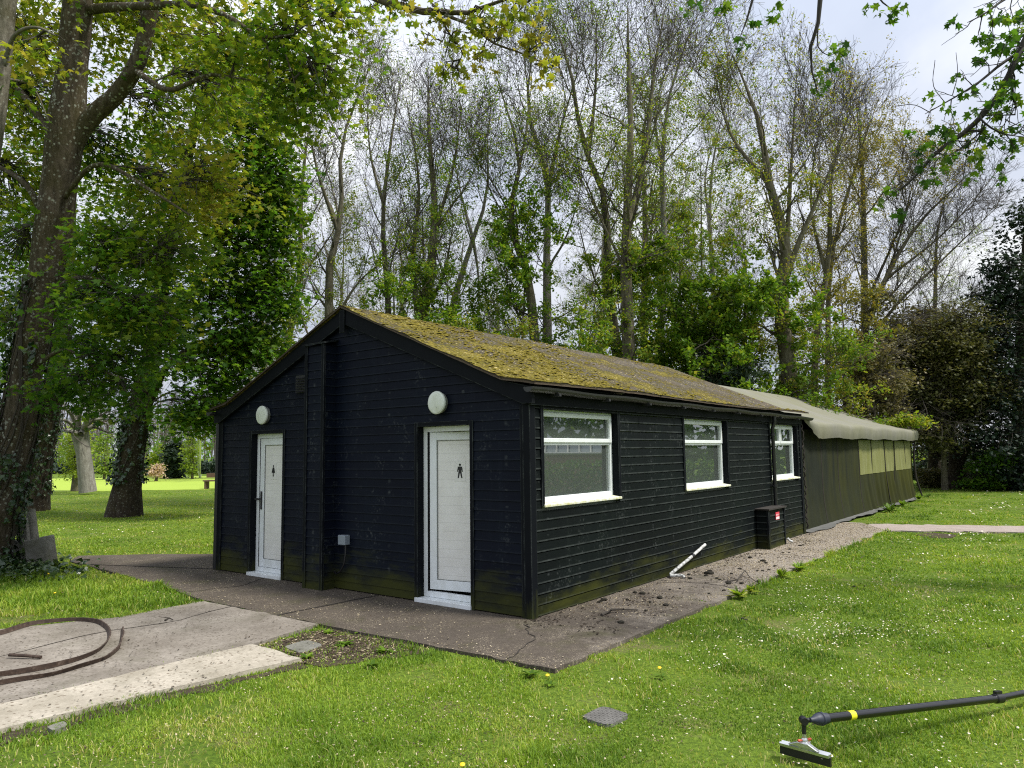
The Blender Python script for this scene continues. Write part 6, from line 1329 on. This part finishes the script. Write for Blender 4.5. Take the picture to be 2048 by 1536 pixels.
x = CAM[0] + r * np.cos(th); y = CAM[1] + r * np.sin(th)
k = grass_mask(x, y, .035); x, y, r = x[k], y[k], r[k]
ed_ = []                                       # extra blades leaning over the paving edges
for poly, segs in ((PAD, (0, 1, 14, 13, 12, 11, 10, 9)), (WHITE, (1, 2, 3)), (SLAB, (7, 6, 5))):
    for i_ in segs:
        a_, b_ = np.array(poly[i_ % len(poly)]), np.array(poly[(i_ + 1) % len(poly)]); L_e = np.linalg.norm(b_ - a_); n_e = int(min(L_e, 9) * 420); t_e = rng.random(n_e); keep_ = fnoise(t_e * L_e, np.full(n_e, i_ * 7.1), 1.9, 5, 3) + rng.normal(0, .12, n_e) > .47
        nrm_e = np.array([(b_ - a_)[1], -(b_ - a_)[0]]) / L_e; p_e = a_ + (b_ - a_) * t_e[:, None] + rng.normal(.012, .03, (n_e, 1)) * nrm_e; ed_.append(p_e[keep_])
ed_ = np.vstack(ed_); x = np.concatenate([x, ed_[:, 0]]); y = np.concatenate([y, ed_[:, 1]]); r = np.hypot(x - CAM[0], y - CAM[1])
patch = fnoise(x, y, .8, 31, 4); tall = fnoise(x, y, 2.6, 77, 3); bare = fnoise(x + 9, y - 4, 1.5, 12, 4)
left = np.clip((-x - 3) / 4, 0, 1) * np.clip((y + 3) / 3, 0, 1)
k = rng.random(len(x)) < np.clip(1.2 - 3.0 * np.clip(bare - .56, 0, 1) * 3.2, .16, 1)
x, y, r, patch, tall, bare, left = [q_[k] for q_ in (x, y, r, patch, tall, bare, left)]
N = len(x)
h = (.015 + .034 * np.clip((tall - .36) * 2.3, 0, 1) ** 1.3 + .014 * patch) * rng.uniform(.5, 1.3, N)
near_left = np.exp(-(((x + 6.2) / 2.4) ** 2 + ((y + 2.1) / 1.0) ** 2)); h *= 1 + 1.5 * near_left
edge = np.exp(-((x - 1.24) / .07) ** 2) * np.clip((y - 1.5) / 2, 0, 1) * (fnoise(x * .2, y, 1.6, 4) > .5); h *= 1 + 1.6 * edge
wdt = np.maximum(.0034, .0011 * r) * rng.uniform(.7, 1.3, N)
h = np.where(r > 14, h * (1 - .4 * np.clip((r - 14) / 20, 0, 1)), h)
a = rng.uniform(0, 2 * math.pi, N); lean = rng.uniform(.15, 1.1, N) * h; b_ = a + rng.normal(0, .5, N)
s_x, s_y = np.cos(a + math.pi / 2) * wdt / 2, np.sin(a + math.pi / 2) * wdt / 2
z = gh(x, y) - .004
tip = np.stack([x + np.cos(b_) * lean, y + np.sin(b_) * lean, z + h], -1); mid = np.stack([x + np.cos(b_) * lean * .35, y + np.sin(b_) * lean * .35, z + h * .62], -1)
sv = np.stack([s_x, s_y, 0 * s_x], -1); b0 = np.stack([x, y, z], -1)
V = np.stack([b0 - sv, b0 + sv, mid + sv * .8, mid - sv * .8, tip], 1).reshape(-1, 3)
i5 = np.arange(N) * 5
tint = .36 + (patch - .5) * .8 + (tall - .5) * -.28 + rng.normal(0, .12, N) + .10 * left + np.clip(bare - .5, 0, 1) * 1.0
tint = np.where(rng.random(N) < .05 + .30 * np.clip((bare - .50) * 5, 0, 1), rng.uniform(.78, 1, N), tint)
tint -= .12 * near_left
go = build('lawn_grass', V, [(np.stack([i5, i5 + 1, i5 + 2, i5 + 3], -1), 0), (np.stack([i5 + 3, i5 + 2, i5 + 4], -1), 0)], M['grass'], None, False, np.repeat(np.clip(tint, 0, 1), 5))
props(go, 'short patchy grass of the lawns', 'grass', kind='stuff')
# clover leaflets and dead bits in the turf
N = 120000; r = np.exp(rng.uniform(math.log(2.6), math.log(16), N)); th = yaw0 + rng.uniform(-.8, .8, N); x = CAM[0] + r * np.cos(th); y = CAM[1] + r * np.sin(th)
cf = fnoise(x + 3, y, 1.7, 23, 4); k = grass_mask(x, y) & (rng.random(N) < np.clip((cf - .47) * 6, .04, 1)); x, y, r = x[k], y[k], r[k]; N = len(x); ac = Acc()
leaves(ac, rng, np.column_stack([x, y, gh(x, y) + rng.uniform(.008, .034, N)]), np.maximum(.013, .0022 * r), 'oval', rng.normal(.20, .15, N), 0, 1.2)
props(ac.build('clover', M['grass'], None), 'clover and small broad leaves mixed through the lawn', 'clover', kind='stuff')
N = 30000; r = np.exp(rng.uniform(math.log(2.6), math.log(14), N)); th = yaw0 + rng.uniform(-.8, .8, N); x = CAM[0] + r * np.cos(th); y = CAM[1] + r * np.sin(th)
cf = fnoise(x - 5, y, 1.2, 29, 4); k = grass_mask(x, y) & (rng.random(N) < np.clip((cf - .50) * 5, .05, 1)); x, y, r = x[k], y[k], r[k]; N = len(x); ac = Acc()
leaves(ac, rng, np.column_stack([x, y, gh(x, y) + rng.uniform(.012, .036, N)]), np.maximum(.016, .0024 * r), 'diamond', rng.choice([.15, .45, .75, .9], N), 0, 1.5)
props(ac.build('leaf_litter', M['litter'], None), 'dry leaf bits and dead grass lying in the lawn', 'litter', kind='stuff')
# daisies
N = 150000; r = np.exp(rng.uniform(math.log(2.6), math.log(36), N)); th = yaw0 + rng.uniform(-.8, .8, N); x = CAM[0] + r * np.cos(th); y = CAM[1] + r * np.sin(th)
cl_ = fnoise(x, y, .55, 90, 2); fine = fnoise(x, y, 2.2, 61, 3)
side = np.clip((x - 1.3 + .0 * y) / 1.2, 0, 1) * np.clip((y + 3.2) / 1.5, .25, 1) + .12 * (x < -2) * (r > 14)
pr = side * (np.clip((cl_ - .44) * 3.0, 0, 1) * np.clip((fine - .50) * 6, 0, 1) + .03)
k = (rng.random(N) < pr * .95) & grass_mask(x, y); x, y, r = x[k], y[k], r[k]; N = len(x)
sz = np.maximum(.0075, .0009 * r) * rng.uniform(.6, 1.25, N); hz_ = gh(x, y) + rng.uniform(.028, .058, N)
nv = norm(rng.normal(0, .35, (N, 3)) + [0, 0, 1]); ax_ = norm(np.cross(nv, rng.normal(size=(N, 3)))); ay_ = np.cross(nv, ax_); c3 = np.stack([x, y, hz_], -1)
ang = np.arange(10) * 2 * math.pi / 10; rr_ = np.where(np.arange(10) % 2 == 0, 1, .72)
V = (c3[:, None] + sz[:, None, None] * rr_[None, :, None] * (np.cos(ang)[None, :, None] * ax_[:, None] + np.sin(ang)[None, :, None] * ay_[:, None])).reshape(-1, 3)
ang2 = np.arange(6) * 2 * math.pi / 6
V2 = (c3[:, None] + nv[:, None] * .0015 + .32 * sz[:, None, None] * (np.cos(ang2)[None, :, None] * ax_[:, None] + np.sin(ang2)[None, :, None] * ay_[:, None])).reshape(-1, 3)
do = build('daisies', np.vstack([V, V2]), [(np.arange(N * 10).reshape(N, 10), 0), (np.arange(N * 6).reshape(N, 6) + N * 10, 1)], [M['daisy'], M['yellow_flower']], None, False, np.concatenate([rng.random(N * 10), np.zeros(N * 6)]))
props(do, 'white daisies sprinkled through the lawn', 'daisies', kind='stuff')
# dandelions: yellow heads one can count
def rosette(root, c, n, size, seed, mt='grass', tint=.15, up=.6, kind='oval'):
    rr = np.random.default_rng(seed); acc = Acc(); a = rr.uniform(0, 2 * math.pi, n); d = np.column_stack([np.cos(a), np.sin(a), rr.uniform(.1, up, n)])
    Tm = LEAF['oval']; e = norm(np.cross(d, [0, 0, 1.])); nn_ = np.cross(e, norm(d)); s = size * rr.uniform(.6, 1.2, n)
    V = np.array(c)[None, None] + s[:, None, None] * (Tm[None, :, 0:1] * .55 * e[:, None] + Tm[None, :, 1:2] * norm(d)[:, None] - (Tm[None, :, 1:2] ** 2) * .25 * np.array([0, 0, 1.]))
    acc.add(V.reshape(-1, 3), np.arange(n * 6).reshape(n, 6), 0, np.repeat(np.clip(rr.normal(tint, .12, n), 0, 1), 6)); return acc.build('leaves', M[mt], root)
for k, (px, py, lb) in enumerate(((1319, 1336, 'yellow dandelion in the lawn off the corner of the pavement'), (1095, 1351, 'yellow dandelion close to the front corner of the pavement'), (97, 1148, 'yellow dandelion just below the leaning concrete block'), (110, 1186, 'yellow dandelion in the left grass nearest the hoops'), (925, 1530, 'faded dandelion at the bottom edge of the lawn'))):
    p = gnd(px, py, .05); dn = thing('dandelion', lb, 'flower', (p[0], p[1], 0), 'dandelions in the grass')
    MB().lathe([(.003, -.003), (.012, 0), (.0145, .005), (.009, .009), (.002, .010)], p, (.2, -.3, 1), 14).build('flower_head', M['yellow_flower'], dn)
    MB().tube([(p[0] + .01, p[1] + .02, -.03), (p[0] + .003, p[1] + .01, .02), p], .0025, 6).build('stalk', M['lime'], dn); rosette(dn, (p[0] + .01, p[1] + .02, -.015), 9, .07, k)
# weeds
GW = 'weeds along the tent and pavement edges'
for k, (px, py, n_, s, lb, tn) in enumerate(((1779, 1022, 26, .34, 'largest leafy weed clump against the tent wall', .1), (1806, 1011, 16, .26, 'low weed clump second along the tent wall', .25), (1838, 998, 18, .24, 'leafy weed at the far corner of the tent', .12), (1857, 993, 14, .2, 'dark small weed just beyond the far tent corner', .02), (1988, 980, 26, .5, 'nettle clump before the dark shrubs at the right', .1),
        (745, 1328, 22, .09, 'flat leafy weed in the soil just below the pavement edge', .1), (612, 1312, 20, .08, 'small leafy weed at the tip of the pale strip', .2), (655, 1262, 18, .08, 'weed growing at the corner of slab and pavement', .3), (690, 1285, 24, .09, 'leafy weed in the middle of the bare soil', .15), (770, 1300, 20, .10, 'low green weed where the bare soil meets the lawn', .2), (720, 1262, 14, .07, 'small weed at the pavement edge above the bare soil', .3), (1062, 1346, 26, .09, 'bluish clover patch at the pavement front corner', .12),
        (1600, 1138, 26, .16, 'long grassy tuft at the path edge furthest along', .4), (1562, 1152, 24, .17, 'bent grassy tuft second along the path edge', .55), (1478, 1192, 26, .17, 'straggling pale tuft on the path edge nearest the corner', .62), (1500, 1182, 16, .14, 'small pale tuft beside the straggling one on the path edge', .7), (1405, 1203, 12, .07, 'tiny green weed out on the path itself', .2))):
    p = gnd(px, py); wd_ = thing('weed', lb, 'weed', (p[0], p[1], 0), GW); rosette(wd_, (p[0], p[1], -.01), n_, s, 60 + k, 'grass', tn, 1.8 if s > .12 else .7)
    if s > .12:
        rr = np.random.default_rng(k); a = rr.uniform(0, 6.28, 14); base = np.repeat([[p[0], p[1], -.02]], 14, 0); q = np.linspace(0, 1, 5)[None, :, None]
        Pq = base[:, None] + q * np.column_stack([np.cos(a) * s * .35, np.sin(a) * s * .35, rr.uniform(.5, 1.2, 14) * s])[:, None] - (q ** 3) * [0, 0, .25 * s]; ac = Acc(); ac.tubes(Pq, np.repeat(np.linspace(.006, .002, 5)[None], 14, 0), 3); ac.T = [np.full(ac.n, .4)]; ac.build('stems', M['grass'], wd_)
# ivy and rough growth round the heap by the maple
rng = np.random.default_rng(4); acc = Acc(); N = 900; c0 = gnd(40, 1135); p = np.column_stack([c0[0] + rng.normal(.2, .7, N), c0[1] + rng.normal(-.15, .35, N), rng.uniform(-.02, .13, N)])
leaves(acc, rng, p, .085, 'heart', rng.normal(.7, .3, N), 0, .8); props(acc.build('ground_ivy', M['ivy'], None), 'ground ivy sprawling round the foot of the foreground maple', 'ground cover', kind='stuff')
